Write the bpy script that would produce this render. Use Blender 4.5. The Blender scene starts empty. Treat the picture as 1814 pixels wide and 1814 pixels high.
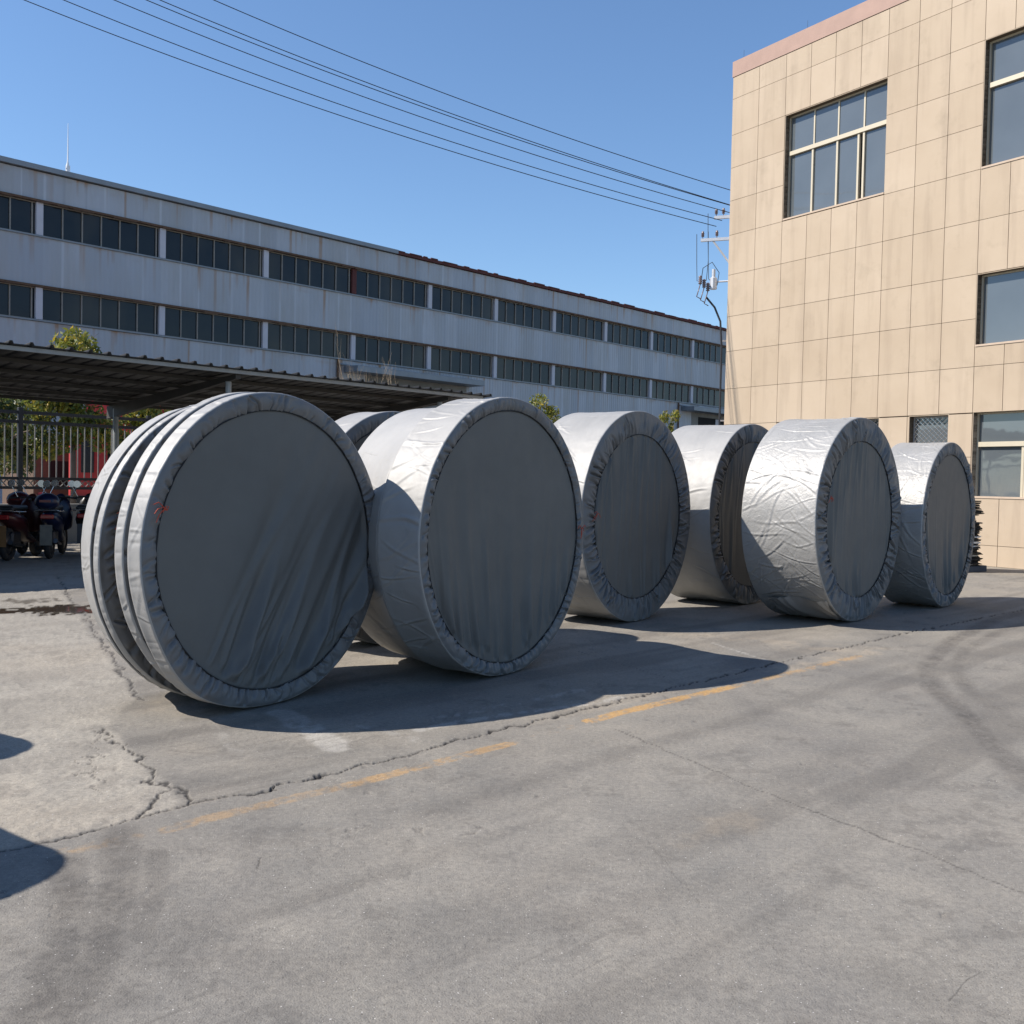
import bpy, math, random
import numpy as np
from mathutils import Vector, Matrix

# ------------------------------------------------------------------ camera, world, sun
S = bpy.context.scene
COL = S.collection
H_EYE = 1.55
PITCH, ROLL = math.radians(1.71), math.radians(1.19)
_f = np.array([0, math.cos(PITCH), -math.sin(PITCH)])
_u = np.array([0, math.sin(PITCH), math.cos(PITCH)])
_x = np.array([1., 0, 0])
XR = math.cos(ROLL)*_x + math.sin(ROLL)*_u
UR = -math.sin(ROLL)*_x + math.cos(ROLL)*_u
cam_d = bpy.data.cameras.new('camera')
cam = bpy.data.objects.new('camera', cam_d)
COL.objects.link(cam)
cam_d.sensor_fit = 'HORIZONTAL'
cam_d.sensor_width = 36.0
cam_d.lens = 36.0
cam_d.clip_start = 0.05
cam_d.clip_end = 3000
m = Matrix(((XR[0], UR[0], -_f[0], 0), (XR[1], UR[1], -_f[1], 0), (XR[2], UR[2], -_f[2], H_EYE), (0, 0, 0, 1)))
cam.matrix_world = m
S.camera = cam

SUN_AZ, SUN_EL = math.radians(-97.8), math.radians(44.0)
w = bpy.data.worlds.new('World')
S.world = w
w.use_nodes = True
nt = w.node_tree
bg = nt.nodes['Background']
sky = nt.nodes.new('ShaderNodeTexSky')
sky.sky_type = 'NISHITA'
sky.sun_disc = False
sky.sun_elevation = SUN_EL
sky.sun_rotation = SUN_AZ
sky.altitude = 50
sky.air_density = 1.1
sky.dust_density = 0.15
sky.ozone_density = 6.5
nt.links.new(sky.outputs[0], bg.inputs[0])
bg.inputs[1].default_value = 0.11
sd = bpy.data.lights.new('sun', 'SUN')
sd.energy = 5.0
sd.angle = math.radians(0.5)
sd.color = (1.0, 0.93, 0.84)
sun = bpy.data.objects.new('sun', sd)
COL.objects.link(sun)
sv = Vector((math.sin(SUN_AZ)*math.cos(SUN_EL), math.cos(SUN_AZ)*math.cos(SUN_EL), math.sin(SUN_EL)))
sun.rotation_euler = (-sv).to_track_quat('-Z', 'Y').to_euler()
sun.location = sv*60
S.view_settings.view_transform = 'Standard'
S.view_settings.look = 'None'
S.view_settings.exposure = 0.58
S.view_settings.gamma = 1.0

# ------------------------------------------------------------------ helpers
def G(px, py):
    d = _f + (px-907.)/1814.*XR - (py-907.)/1814.*UR
    t = -H_EYE/d[2]
    return (d[0]*t, d[1]*t)
def RAY(px, py):
    return _f + (px-907.)/1814.*XR - (py-907.)/1814.*UR
def tag(o, label=None, cat=None, group=None, kind=None):
    if label: o['label'] = label
    if cat: o['category'] = cat
    if group: o['group'] = group
    if kind: o['kind'] = kind
    return o
def empty(name, loc=(0, 0, 0), rz=0.0, **k):
    o = bpy.data.objects.new(name, None)
    o.empty_display_size = 0.3
    COL.objects.link(o)
    o.location = loc
    o.rotation_euler = (0, 0, rz)
    return tag(o, **k)
def link_mesh(name, me, mat=None, parent=None, smooth=False):
    if mat:
        for mm in (mat if isinstance(mat, (list, tuple)) else [mat]):
            me.materials.append(mm)
    if smooth:
        me.polygons.foreach_set('use_smooth', np.ones(len(me.polygons), bool))
    me.update()
    o = bpy.data.objects.new(name, me)
    COL.objects.link(o)
    if parent: o.parent = parent
    return o
def np_mesh(name, V, Fq):
    """V (n,3) float, Fq (m,4) or (m,3) int"""
    me = bpy.data.meshes.new(name)
    V = np.asarray(V, np.float32); Fq = np.asarray(Fq, np.int32)
    k = Fq.shape[1]
    me.vertices.add(len(V)); me.vertices.foreach_set('co', V.ravel())
    me.loops.add(Fq.size); me.loops.foreach_set('vertex_index', Fq.ravel())
    me.polygons.add(len(Fq))
    me.polygons.foreach_set('loop_start', np.arange(0, Fq.size, k, dtype=np.int32))
    me.polygons.foreach_set('loop_total', np.full(len(Fq), k, np.int32))
    me.update(calc_edges=True)
    return me
def grid_faces(nu, nv, wrap_u=False):
    iu = np.arange(nu if wrap_u else nu-1); iv = np.arange(nv-1)
    A, B = np.meshgrid(iu, iv, indexing='ij')
    A2 = (A+1) % nu
    return np.stack([A*nv+B, A2*nv+B, A2*nv+B+1, A*nv+B+1], -1).reshape(-1, 4)
def set_attr(me, name, arr):
    a = me.attributes.new(name, 'FLOAT', 'POINT')
    a.data.foreach_set('value', np.asarray(arr, np.float32).ravel())
class MB:
    def __init__(s): s.v = []; s.f = []; s.mi = []; s.cur = 0; s.tone = []; s.t = 0.5
    def add(s, vs, fs):
        b = len(s.v); s.v += [tuple(map(float, p)) for p in vs]
        s.f += [tuple(b+i for i in f) for f in fs]; s.mi += [s.cur]*len(fs); s.tone += [s.t]*len(vs)
        return s
    def box(s, x0, x1, y0, y1, z0, z1):
        return s.add([(x0,y0,z0),(x1,y0,z0),(x1,y1,z0),(x0,y1,z0),(x0,y0,z1),(x1,y0,z1),(x1,y1,z1),(x0,y1,z1)],
                     [(0,3,2,1),(4,5,6,7),(0,1,5,4),(1,2,6,5),(2,3,7,6),(3,0,4,7)])
    def bbox(s, x0, x1, y0, y1, z0, z1, b=0.01):
        # bevelled box
        pts = []; xs=(x0,x1); ys=(y0,y1); zs=(z0,z1)
        import itertools
        idx = {}
        for i, j, k in itertools.product((0,1),(0,1),(0,1)):
            sx, sy, sz = (1-2*i)*b, (1-2*j)*b, (1-2*k)*b
            for ax in range(3):
                p = [xs[i]+sx, ys[j]+sy, zs[k]+sz]
                p[ax] = (xs[i], ys[j], zs[k])[ax]
                idx[(i,j,k,ax)] = len(pts); pts.append(tuple(p))
        f = []
        for ax in range(3):
            o1, o2 = [a for a in range(3) if a != ax]
            for side in (0,1):
                q = []
                for (p, r) in ((0,0),(1,0),(1,1),(0,1)):
                    c = [0,0,0]; c[ax]=side; c[o1]=p; c[o2]=r
                    q.append(idx[(*c, ax)])
                f.append(tuple(q))
        for ax in range(3):
            o1, o2 = [a for a in range(3) if a != ax]
            for p in (0,1):
                for r in (0,1):
                    c0=[0,0,0]; c1=[0,0,0]; c0[o1]=c1[o1]=p; c0[o2]=c1[o2]=r; c0[ax]=0; c1[ax]=1
                    f.append((idx[(*c0,o1)], idx[(*c1,o1)], idx[(*c1,o2)], idx[(*c0,o2)]))
        for i, j, k in itertools.product((0,1),(0,1),(0,1)):
            f.append((idx[(i,j,k,0)], idx[(i,j,k,1)], idx[(i,j,k,2)]))
        return s.add(pts, f)
    def tube(s, pts, r, n=8, caps=True):
        pts = [Vector(p) for p in pts]; k = len(pts)
        rs = r if isinstance(r, (list, tuple)) else [r]*k
        vs = []; up = None
        for i, p in enumerate(pts):
            d = (pts[min(i+1, k-1)] - pts[max(i-1, 0)]).normalized()
            if up is None:
                up = Vector((0,0,1)) if abs(d.z) < .9 else Vector((1,0,0))
            a = d.cross(up)
            if a.length < 1e-5: a = d.cross(Vector((1,0,0)))
            a.normalize(); b = a.cross(d).normalized(); up = b
            for j in range(n):
                t = 2*math.pi*j/n
                vs.append(p + a*math.cos(t)*rs[i] + b*math.sin(t)*rs[i])
        fs = []
        for i in range(k-1):
            for j in range(n):
                fs.append((i*n+j, i*n+(j+1) % n, (i+1)*n+(j+1) % n, (i+1)*n+j))
        if caps:
            fs.append(tuple(range(n-1, -1, -1))); fs.append(tuple((k-1)*n+j for j in range(n)))
        return s.add(vs, fs)
    def lathe(s, prof, c=(0,0,0), axis='z', n=24):
        """prof list of (r, h)"""
        vs = []
        for r, h in prof:
            for j in range(n):
                t = 2*math.pi*j/n
                if axis == 'z': p = (c[0]+r*math.cos(t), c[1]+r*math.sin(t), c[2]+h)
                elif axis == 'x': p = (c[0]+h, c[1]+r*math.cos(t), c[2]+r*math.sin(t))
                else: p = (c[0]+r*math.cos(t), c[1]+h, c[2]+r*math.sin(t))
                vs.append(p)
        k = len(prof); fs = []
        for i in range(k-1):
            for j in range(n):
                fs.append((i*n+j, i*n+(j+1) % n, (i+1)*n+(j+1) % n, (i+1)*n+j))
        return s.add(vs, fs)
    def ring(s, R, r, c=(0,0,0), axis='y', n=48, m_=8):
        vs = []; fs = []
        for i in range(n):
            t = 2*math.pi*i/n
            for j in range(m_):
                p = 2*math.pi*j/m_
                rr = R + r*math.cos(p); h = r*math.sin(p)
                if axis == 'y': vs.append((c[0]+rr*math.cos(t), c[1]+h, c[2]+rr*math.sin(t)))
                elif axis == 'x': vs.append((c[0]+h, c[1]+rr*math.cos(t), c[2]+rr*math.sin(t)))
                else: vs.append((c[0]+rr*math.cos(t), c[1]+rr*math.sin(t), c[2]+h))
        for i in range(n):
            for j in range(m_):
                fs.append((i*m_+j, ((i+1) % n)*m_+j, ((i+1) % n)*m_+(j+1) % m_, i*m_+(j+1) % m_))
        return s.add(vs, fs)
    def build(s, name, mat, parent=None, smooth=False):
        me = bpy.data.meshes.new(name); me.from_pydata(s.v, [], s.f)
        o = link_mesh(name, me, mat, parent, smooth)
        if len(set(s.mi)) > 1: me.polygons.foreach_set('material_index', s.mi)
        set_attr(me, 'tone', s.tone)
        return o

# numpy noise
def _hash(ix, iy, seed):
    n = (ix.astype(np.int64)*374761393 + iy.astype(np.int64)*668265263 + seed*1442695041) & 0x7fffffff
    n = ((n ^ (n >> 13)) * 1274126177) & 0x7fffffff
    n = (n ^ (n >> 16)) & 0x7fffffff
    return (n & 0xffffff) / float(0xffffff)
def vnoise(x, y, seed=0, wrapx=None):
    x = np.asarray(x, float); y = np.asarray(y, float)
    ix = np.floor(x); iy = np.floor(y); fx = x-ix; fy = y-iy
    fx = fx*fx*fx*(fx*(fx*6-15)+10); fy = fy*fy*fy*(fy*(fy*6-15)+10)
    ix = ix.astype(np.int64); iy = iy.astype(np.int64); ix1 = ix+1
    if wrapx: ix = ix % wrapx; ix1 = ix1 % wrapx
    a = _hash(ix, iy, seed); b = _hash(ix1, iy, seed); c = _hash(ix, iy+1, seed); d = _hash(ix1, iy+1, seed)
    return (a+(b-a)*fx)*(1-fy) + (c+(d-c)*fx)*fy
def fbm(x, y, seed=0, oct_=4, gain=.5, wrapx=None):
    t = 0; a = 1; n = 0; k = 1
    for o in range(oct_):
        t = t + a*vnoise(x*k, y*k, seed+o*17, wrapx*k if wrapx else None); n += a; a *= gain; k *= 2
    return t/n
def sstep(a, b, x):
    t = np.clip((x-a)/(b-a), 0, 1); return t*t*(3-2*t)

# ------------------------------------------------------------------ materials
def mat_new(name):
    m_ = bpy.data.materials.new(name); m_.use_nodes = True
    return m_, m_.node_tree, m_.node_tree.nodes['Principled BSDF']
def N(nt_, typ, **k):
    n = nt_.nodes.new(typ)
    for a, b in k.items():
        if a.startswith('i_'):
            n.inputs[a[2:].replace('_', ' ')].default_value = b
        else: setattr(n, a, b)
    return n
def mixc(nt_, fac, a, b, mode='MIX'):
    n = nt_.nodes.new('ShaderNodeMix'); n.data_type = 'RGBA'; n.blend_type = mode
    for ix, v in ((0, fac), (6, a), (7, b)):
        s_ = n.inputs[ix]
        if hasattr(v, 'is_linked'): nt_.links.new(v, s_)
        elif ix == 0: s_.default_value = v
        else: s_.default_value = (*v, 1)
    return n.outputs[2]
def ramp(nt_, src, p0, p1, c0=(0,0,0), c1=(1,1,1)):
    r = nt_.nodes.new('ShaderNodeValToRGB')
    r.color_ramp.elements[0].position = p0; r.color_ramp.elements[1].position = p1
    r.color_ramp.elements[0].color = (*c0, 1); r.color_ramp.elements[1].color = (*c1, 1)
    nt_.links.new(src, r.inputs[0]); return r.outputs[0]
def noise(nt_, scale, detail=4, rough=.55, vec=None, mapscale=None, dist=0.0):
    tc = nt_.nodes.new('ShaderNodeTexCoord'); n = nt_.nodes.new('ShaderNodeTexNoise')
    n.inputs['Scale'].default_value = scale; n.inputs['Detail'].default_value = detail
    n.inputs['Roughness'].default_value = rough; n.inputs['Distortion'].default_value = dist
    src = tc.outputs['Object']
    if mapscale:
        mp = nt_.nodes.new('ShaderNodeMapping'); mp.inputs['Scale'].default_value = mapscale
        nt_.links.new(src, mp.inputs[0]); src = mp.outputs[0]
    nt_.links.new(src, n.inputs['Vector'])
    return n.outputs['Fac']
def attr(nt_, name):
    a = nt_.nodes.new('ShaderNodeAttribute'); a.attribute_name = name; return a.outputs['Fac']
def bump(nt_, bsdf, h, strength, dist):
    b = nt_.nodes.new('ShaderNodeBump'); b.inputs['Strength'].default_value = strength; b.inputs['Distance'].default_value = dist
    nt_.links.new(h, b.inputs['Height']); nt_.links.new(b.outputs[0], bsdf.inputs['Normal'])
def simple(name, col, rough=.6, metal=0.0, var=.15, scale=8, bmp=0.0, spec=.5):
    m_, t, b = mat_new(name)
    nz = noise(t, scale, 5)
    c = mixc(t, nz, tuple(x*(1-var) for x in col), tuple(min(1, x*(1+var)) for x in col))
    t.links.new(c, b.inputs['Base Color'])
    b.inputs['Roughness'].default_value = rough; b.inputs['Metallic'].default_value = metal
    b.inputs['Specular IOR Level'].default_value = spec
    if bmp: bump(t, b, noise(t, scale*6, 4), .5, bmp)
    return m_

# ground material
def make_ground_mat():
    m_, t, b = mat_new('worn_concrete')
    big = noise(t, .22, 5, .6); mid = noise(t, 1.6, 6, .65); fine = noise(t, 38, 4, .75); grit = noise(t, 150, 2, .6)
    stretch = noise(t, 1.0, 4, .6, mapscale=(1.2, .25, 1), dist=.6)
    c = mixc(t, ramp(t, big, .35, .65), (.218, .205, .183), (.268, .248, .216))
    c = mixc(t, ramp(t, mid, .3, .7), mixc(t, .9, c, (.78, .79, .81), 'MULTIPLY'), mixc(t, .55, c, (1.12, 1.09, 1.05), 'MULTIPLY'))
    c = mixc(t, ramp(t, stretch, .42, .75), c, mixc(t, 1.0, c, (.84, .84, .86), 'MULTIPLY'))
    c = mixc(t, attr(t, 'light'), c, (.315, .29, .25))
    c = mixc(t, attr(t, 'warm'), c, (.36, .305, .235))
    c = mixc(t, attr(t, 'yellow'), c, (.47, .275, .095))
    c = mixc(t, attr(t, 'white'), c, (.44, .42, .385))
    c = mixc(t, attr(t, 'grime'), c, mixc(t, 1.0, c, (.42, .41, .42), 'MULTIPLY'))
    c = mixc(t, attr(t, 'wet'), c, (.045, .034, .024))
    c = mixc(t, ramp(t, fine, .25, .75), mixc(t, 1.0, c, (.70, .70, .71), 'MULTIPLY'), mixc(t, 1.0, c, (1.2, 1.2, 1.18), 'MULTIPLY'))
    c = mixc(t, ramp(t, grit, .30, .42, (1,1,1), (0,0,0)), c, mixc(t, 1.0, c, (.55, .53, .5), 'MULTIPLY'))
    c = mixc(t, ramp(t, noise(t, 95, 1, .5), .74, .78), c, (.55, .53, .5))
    c = mixc(t, attr(t, 'crack'), c, (.022, .020, .019))
    t.links.new(c, b.inputs['Base Color'])
    r = t.nodes.new('ShaderNodeMapRange'); r.inputs[3].default_value = .82; r.inputs[4].default_value = .07
    t.links.new(attr(t, 'wet'), r.inputs[0]); t.links.new(r.outputs[0], b.inputs['Roughness'])
    b.inputs['Specular IOR Level'].default_value = .35
    mt = t.nodes.new('ShaderNodeMath'); mt.operation = 'ADD'
    t.links.new(fine, mt.inputs[0]); t.links.new(grit, mt.inputs[1])
    dr = t.nodes.new('ShaderNodeMath'); dr.operation = 'SUBTRACT'; dr.inputs[0].default_value = 1.0
    t.links.new(attr(t, 'wet'), dr.inputs[1])
    mu = t.nodes.new('ShaderNodeMath'); mu.operation = 'MULTIPLY'
    t.links.new(mt.outputs[0], mu.inputs[0]); t.links.new(dr.outputs[0], mu.inputs[1])
    bump(t, b, mu.outputs[0], .55, .006)
    return m_
M = {}
M['ground'] = make_ground_mat()

def make_fabric(name, c0, c1, rough, metal, bscale=26, bdist=.004, weave=0.25, sheen=0.0, dirt=.12):
    m_, t, b = mat_new(name)
    nz = noise(t, 1.7, 5, .6)
    c = mixc(t, ramp(t, nz, .3, .7), c0, c1)
    c = mixc(t, ramp(t, noise(t, 5, 6, .7), .55, .8), c, mixc(t, 1.0, c, (1-dirt, 1-dirt*1.05, 1-dirt*1.2), 'MULTIPLY'))
    t.links.new(c, b.inputs['Base Color'])
    rr = t.nodes.new('ShaderNodeMapRange'); rr.inputs[3].default_value = rough-.07; rr.inputs[4].default_value = rough+.09
    t.links.new(noise(t, 9, 4), rr.inputs[0]); t.links.new(rr.outputs[0], b.inputs['Roughness'])
    b.inputs['Metallic'].default_value = metal
    n1 = noise(t, bscale, 5, .6, dist=.8); n2 = noise(t, 5, 3, .5, dist=1.2)
    a = t.nodes.new('ShaderNodeMath'); a.operation = 'MULTIPLY_ADD'; a.inputs[1].default_value = weave
    t.links.new(n1, a.inputs[0]); t.links.new(n2, a.inputs[2])
    bump(t, b, a.outputs[0], .6, bdist*6)
    return m_
M['silver'] = make_fabric('silver_coated_fabric', (.285,.282,.275), (.34,.335,.325), .58, .15, 34, .0008)
M['silver_shiny'] = make_fabric('shiny_silver_fabric', (.285,.283,.275), (.35,.345,.335), .50, .20, 26, .0018, weave=.8)
M['rim'] = make_fabric('shaded_silver_rim_fabric', (.125,.126,.127), (.155,.155,.156), .55, .08, 30, .0012)  # same silver cloth as the sleeve, with its shade darkened into the colour
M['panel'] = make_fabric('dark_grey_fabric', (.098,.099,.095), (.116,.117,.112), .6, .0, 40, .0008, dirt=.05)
M['cord'] = simple('black_cord', (.02,.02,.022), .8)
M['red_string'] = simple('red_string', (.42,.06,.03), .7)

def make_tile():
    m_, t, b = mat_new('beige_facade_panel')
    c = mixc(t, attr(t, 'tone'), (.408,.325,.237), (.446,.360,.268))
    c = mixc(t, ramp(t, noise(t, .55, 5, .6), .38, .7), c, mixc(t, 1.0, c, (.90,.885,.865), 'MULTIPLY'))
    c = mixc(t, ramp(t, noise(t, 1.3, 6, .7), .55, .82), c, mixc(t, 1.0, c, (.80,.80,.79), 'MULTIPLY'))
    c = mixc(t, ramp(t, noise(t, 1.0, 5, .6, mapscale=(3.2, 3.2, .3)), .5, .75), c, mixc(t, 1.0, c, (.83,.82,.82), 'MULTIPLY'))
    t.links.new(c, b.inputs['Base Color']); b.inputs['Roughness'].default_value = .7
    b.inputs['Specular IOR Level'].default_value = .3
    bump(t, b, noise(t, 60, 3), .25, .003)
    return m_
M['tile'] = make_tile()
M['grout'] = simple('dark_joint', (.10,.075,.05), .9)
M['parapet'] = simple('pink_coping_panel', (.33,.215,.17), .7, var=.18, scale=2.5)
def make_glass(name, col, rough, spec, metal=0.0, wav=.0):
    m_, t, b = mat_new(name)
    c = mixc(t, noise(t, .8, 3), tuple(x*.8 for x in col), tuple(x*1.2 for x in col))
    t.links.new(c, b.inputs['Base Color'])
    b.inputs['Roughness'].default_value = rough; b.inputs['Specular IOR Level'].default_value = spec
    b.inputs['Metallic'].default_value = metal
    if wav: bump(t, b, noise(t, 1.1, 2, .4), .4, wav)
    return m_
M['glass'] = make_glass('window_glass', (.10,.115,.125), .03, 1.0, 0.06, .012)
M['glass_dark'] = make_glass('painted_reflection_glass', (.012,.015,.02), .12, .28, 0.0, .02)
def paint_glass_reflections():
    t = M['glass_dark'].node_tree; b = t.nodes['Principled BSDF']
    c = mixc(t, ramp(t, noise(t, .28, 3, .5, mapscale=(1, 1, .5)), .45, .7), (.010,.013,.018), (.05,.045,.035))  # brown patches in the base colour stand in for mixed reflections
    t.links.new(c, b.inputs['Base Color'])
paint_glass_reflections()
M['alu'] = simple('cream_window_frame', (.50,.44,.33), .45, .1, var=.06)
M['alu_grey'] = simple('grey_window_frame', (.40,.38,.36), .5, .2, var=.08)
M['sill'] = simple('stone_sill', (.44,.34,.255), .7)
M['black_in'] = simple('dark_interior', (.008,.008,.009), .9)
def make_factory():
    m_, t, b = mat_new('weathered_cladding')
    c = mixc(t, attr(t, 'tone'), (.34,.365,.405), (.43,.45,.485))
    c = mixc(t, ramp(t, noise(t, .5, 5, .65, mapscale=(1, 1, .25)), .4, .75), c, (.34,.34,.335))
    c = mixc(t, attr(t, 'lite'), c, (.50,.53,.57))
    c = mixc(t, attr(t, 'rust'), c, (.30,.17,.08))
    t.links.new(c, b.inputs['Base Color']); b.inputs['Roughness'].default_value = .55; b.inputs['Metallic'].default_value = .1
    return m_
M['clad'] = make_factory()
M['rust'] = simple('rusty_steel', (.13,.075,.045), .85, .2, var=.5, scale=3)
M['rust_red'] = simple('flaking_red_edge', (.11,.035,.03), .85, .1, var=.6, scale=2)
M['clad_trim'] = simple('grey_gutter', (.22,.24,.26), .5, .3, var=.25, scale=1.2)
M['white_pier'] = simple('white_painted_pier', (.50,.50,.54), .7, var=.12, scale=2)
M['mullion'] = simple('old_steel_mullion', (.26,.24,.21), .7, .2, var=.3)
M['dirty_wall'] = simple('dirty_render', (.21,.205,.19), .9, var=.4, scale=1.0)
M['shed_sheet'] = simple('dark_corrugated_sheet', (.05,.05,.05), .6, .35, var=.4, scale=1.5)
M['shed_steel'] = simple('shed_steel', (.055,.053,.05), .65, .3, var=.3, scale=3)
M['post_grey'] = simple('grey_post', (.30,.32,.33), .6, .2, var=.2)
M['fence_black'] = simple('black_fence_rail', (.015,.015,.018), .5)
M['fence_pale'] = simple('pale_fence_bars', (.27,.25,.225), .6, .1, var=.2)
M['bark'] = simple('bark', (.16,.12,.09), .9, var=.35, scale=6)
M['twig'] = simple('dry_twigs', (.40,.31,.21), .85, var=.3, scale=4)
def make_leaf(name, c0, c1, c2):
    m_, t, b = mat_new(name)
    c = mixc(t, ramp(t, attr(t, 'tone'), .0, .55), c0, c1)
    c = mixc(t, ramp(t, attr(t, 'tone'), .62, .95), c, c2)
    t.links.new(c, b.inputs['Base Color']); b.inputs['Roughness'].default_value = .5
    tr = t.nodes.new('ShaderNodeBsdfTranslucent'); t.links.new(c, tr.inputs[0])
    mx = t.nodes.new('ShaderNodeMixShader'); mx.inputs[0].default_value = .35
    t.links.new(b.outputs[0], mx.inputs[1]); t.links.new(tr.outputs[0], mx.inputs[2])
    t.links.new(mx.outputs[0], t.nodes['Material Output'].inputs[0])
    return m_
M['leaf'] = make_leaf('yellow_green_leaves', (.07,.11,.03), (.24,.25,.04), (.50,.36,.05))
M['leaf_dark'] = make_leaf('dull_green_leaves', (.035,.06,.02), (.10,.13,.035), (.26,.22,.05))
M['wire'] = simple('black_wire', (.012,.014,.02), .6)
M['pole'] = simple('pale_concrete_pole', (.66,.64,.60), .8, var=.1)
M['galv'] = simple('galvanised_steel', (.55,.56,.58), .45, .5, var=.15)
M['insul'] = simple('brown_porcelain', (.16,.12,.12), .3, var=.2)
M['red_paint'] = simple('red_truck_paint', (.42,.03,.03), .4, var=.2, scale=2)
M['black_plastic'] = simple('black_plastic', (.02,.02,.022), .45)
M['rubber'] = simple('black_rubber', (.016,.016,.017), .8)
M['dark_metal'] = simple('dark_metal', (.06,.06,.065), .4, .6)
M['chrome'] = simple('bright_metal', (.6,.6,.6), .25, .9, var=.05)
M['mast'] = simple('white_mast_paint', (.75,.77,.8), .6)

# ------------------------------------------------------------------ ground
def build_ground():
    dense = np.radians(np.arange(-31, 31.001, .06))
    coarse_l = np.radians(np.concatenate([np.arange(-180, -60, 10), np.arange(-60, -31, 1.)]))
    coarse_r = np.radians(np.concatenate([np.arange(32, 60, 1.), np.arange(60, 180, 10.)]))
    az = np.concatenate([coarse_l, dense, coarse_r])
    dep = np.arange(575, 22, -1.0)             # pixels below horizon (1024-px scale)
    rr = H_EYE*1024./dep
    rr = np.concatenate([[0.02, .5, 1., 1.6, 2.2, 2.5], rr[rr > 2.55], np.geomspace(75, 900, 24)])
    nu, nv = len(az), len(rr)
    A, Rr = np.meshgrid(az, rr, indexing='ij')
    # keep image-row spacing for flat depth inside the view
    X = Rr*np.sin(A); Y = Rr*np.cos(A)
    V = np.stack([X, Y, np.zeros_like(X)], -1).reshape(-1, 3)
    x, y = V[:, 0], V[:, 1]
    n = len(x)
    near = (y > 1.2) & (y < 45) & (np.abs(x) < .66*y+1)
    xs, ys = x[near], y[near]
    at = {k: np.zeros(len(xs)) for k in ('crack', 'grime', 'light', 'warm', 'yellow', 'white', 'wet')}
    z = np.zeros(len(xs))
    jx = (fbm(xs*9, ys*9, 3, 4)-.5); jy = (fbm(xs*9, ys*9, 41, 4)-.5)
    sx = (fbm(xs*1.3, ys*1.3, 7, 4)-.5); sy = (fbm(xs*1.3, ys*1.3, 77, 4)-.5)
    fine = fbm(xs*22, ys*22, 5, 3); fine2 = fbm(xs*50, ys*50, 15, 2)
    def dist(pl, jit, x_=None, y_=None, want_t=False):
        P = [G(*p) for p in pl]
        px_ = xs+jx*jit; py_ = ys+jy*jit
        best = np.full(len(xs), 1e9); tt = np.zeros(len(xs)); L = 0
        for (ax, ay), (bx, by) in zip(P[:-1], P[1:]):
            dx, dy = bx-ax, by-ay; l2 = dx*dx+dy*dy; l = math.sqrt(l2)
            t = np.clip(((px_-ax)*dx+(py_-ay)*dy)/l2, 0, 1)
            d = np.hypot(px_-ax-t*dx, py_-ay-t*dy)
            k = d < best; best[k] = d[k]; tt[k] = L+t[k]*l; L += l
        return (best, tt/L, tt) if want_t else best
    def crack(pl, wd, jit=.10, st=1.0, depth=.010, rag=.6):
        d = dist(pl, jit)
        wv = wd*(1-rag+2*rag*fbm(xs*6, ys*6, 90, 3))
        s = st*(1-sstep(wv*.5, wv*1.15, d))
        at['crack'][:] = np.maximum(at['crack'], s)
        at['grime'][:] = np.maximum(at['grime'], .35*st*(1-sstep(0, wv*5, d)))
        z[:] = z - depth*(1-sstep(wv*.2, wv*1.4, d))*st
    k0 = [(-60,1522),(0,1509),(94,1487),(198,1459),(298,1436),(347,1421),(422,1407),(466,1401),(501,1389),(570,1373),(670,1350),(734,1335),(794,1315),(900,1290),(1041,1254),(1162,1226),(1368,1176),(1620,1118),(1814,1080),(1900,1062)]
    crack(k0, .0085, .10)
    crack([(422,1407),(466,1401),(501,1389),(570,1373),(670,1350)], .0085, .12, .9, .010)
    crack([(100,1020),(119,1050),(154,1095),(174,1124),(213,1184),(246,1239)], .010, .12, .7)
    crack([(193,1288),(203,1308),(233,1333),(268,1358),(280,1387),(317,1397),(342,1420)], .011, .18, .8)
    crack([(293,1397),(263,1422),(228,1452)], .008, .14, .8)
    crack([(195,1290),(160,1330),(150,1365),(190,1400)], .005, .25, .55)
    crack([(1091,1292),(1222,1347),(1353,1403),(1454,1443),(1605,1498),(1716,1544),(1814,1584),(1900,1620)], .0055, .06, .55, .003, .9)
    crack([(1676,1770),(1736,1720)], .003, .03, .45, .002)
    crack([(448,1540),(462,1520)], .005, .08, .5, .003)
    crack([(1240,1600),(1150,1490)], .003, .05, .35, .001, .9)
    crack([(870,1120),(1010,1150),(1180,1200)], .003, .04, .5, .001, .9)
        # slab regions
    K = [G(*p) for p in k0]
    d0 = np.array(K[-1])-np.array(K[0]); nrm = np.array([-d0[1], d0[0]])/np.hypot(*d0)
    side = (xs-K[0][0])*nrm[0]+(ys-K[0][1])*nrm[1]            # >0 beyond the joint
    k1 = [G(*p) for p in ((119,1050),(246,1239),(193,1288),(342,1420))]
    cx = np.interp(ys, [p[1] for p in k1][::-1], [p[0] for p in k1][::-1])
    leftslab = sstep(.0, .08, cx-xs+sx*.15)*sstep(-.02, .03, side)
    beyond = sstep(-.02, .02, side)
    at['light'][:] = np.clip(.85*leftslab*(.35+.9*fbm(xs*2.5, ys*2.5, 12, 5)), 0, 1)
    nearcr = np.exp(-(dist([(120,1250),(190,1330),(150,1420),(60,1440)], .2)/.45)**2)
    at['light'][:] = np.clip(at['light'] + nearcr*(fbm(xs*6, ys*6, 33, 5)-.3)*1.2*leftslab, 0, 1)
    at['warm'][:] = .25*beyond*sstep(.45, .7, fbm(xs*.7, ys*.7, 21, 4))
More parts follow.
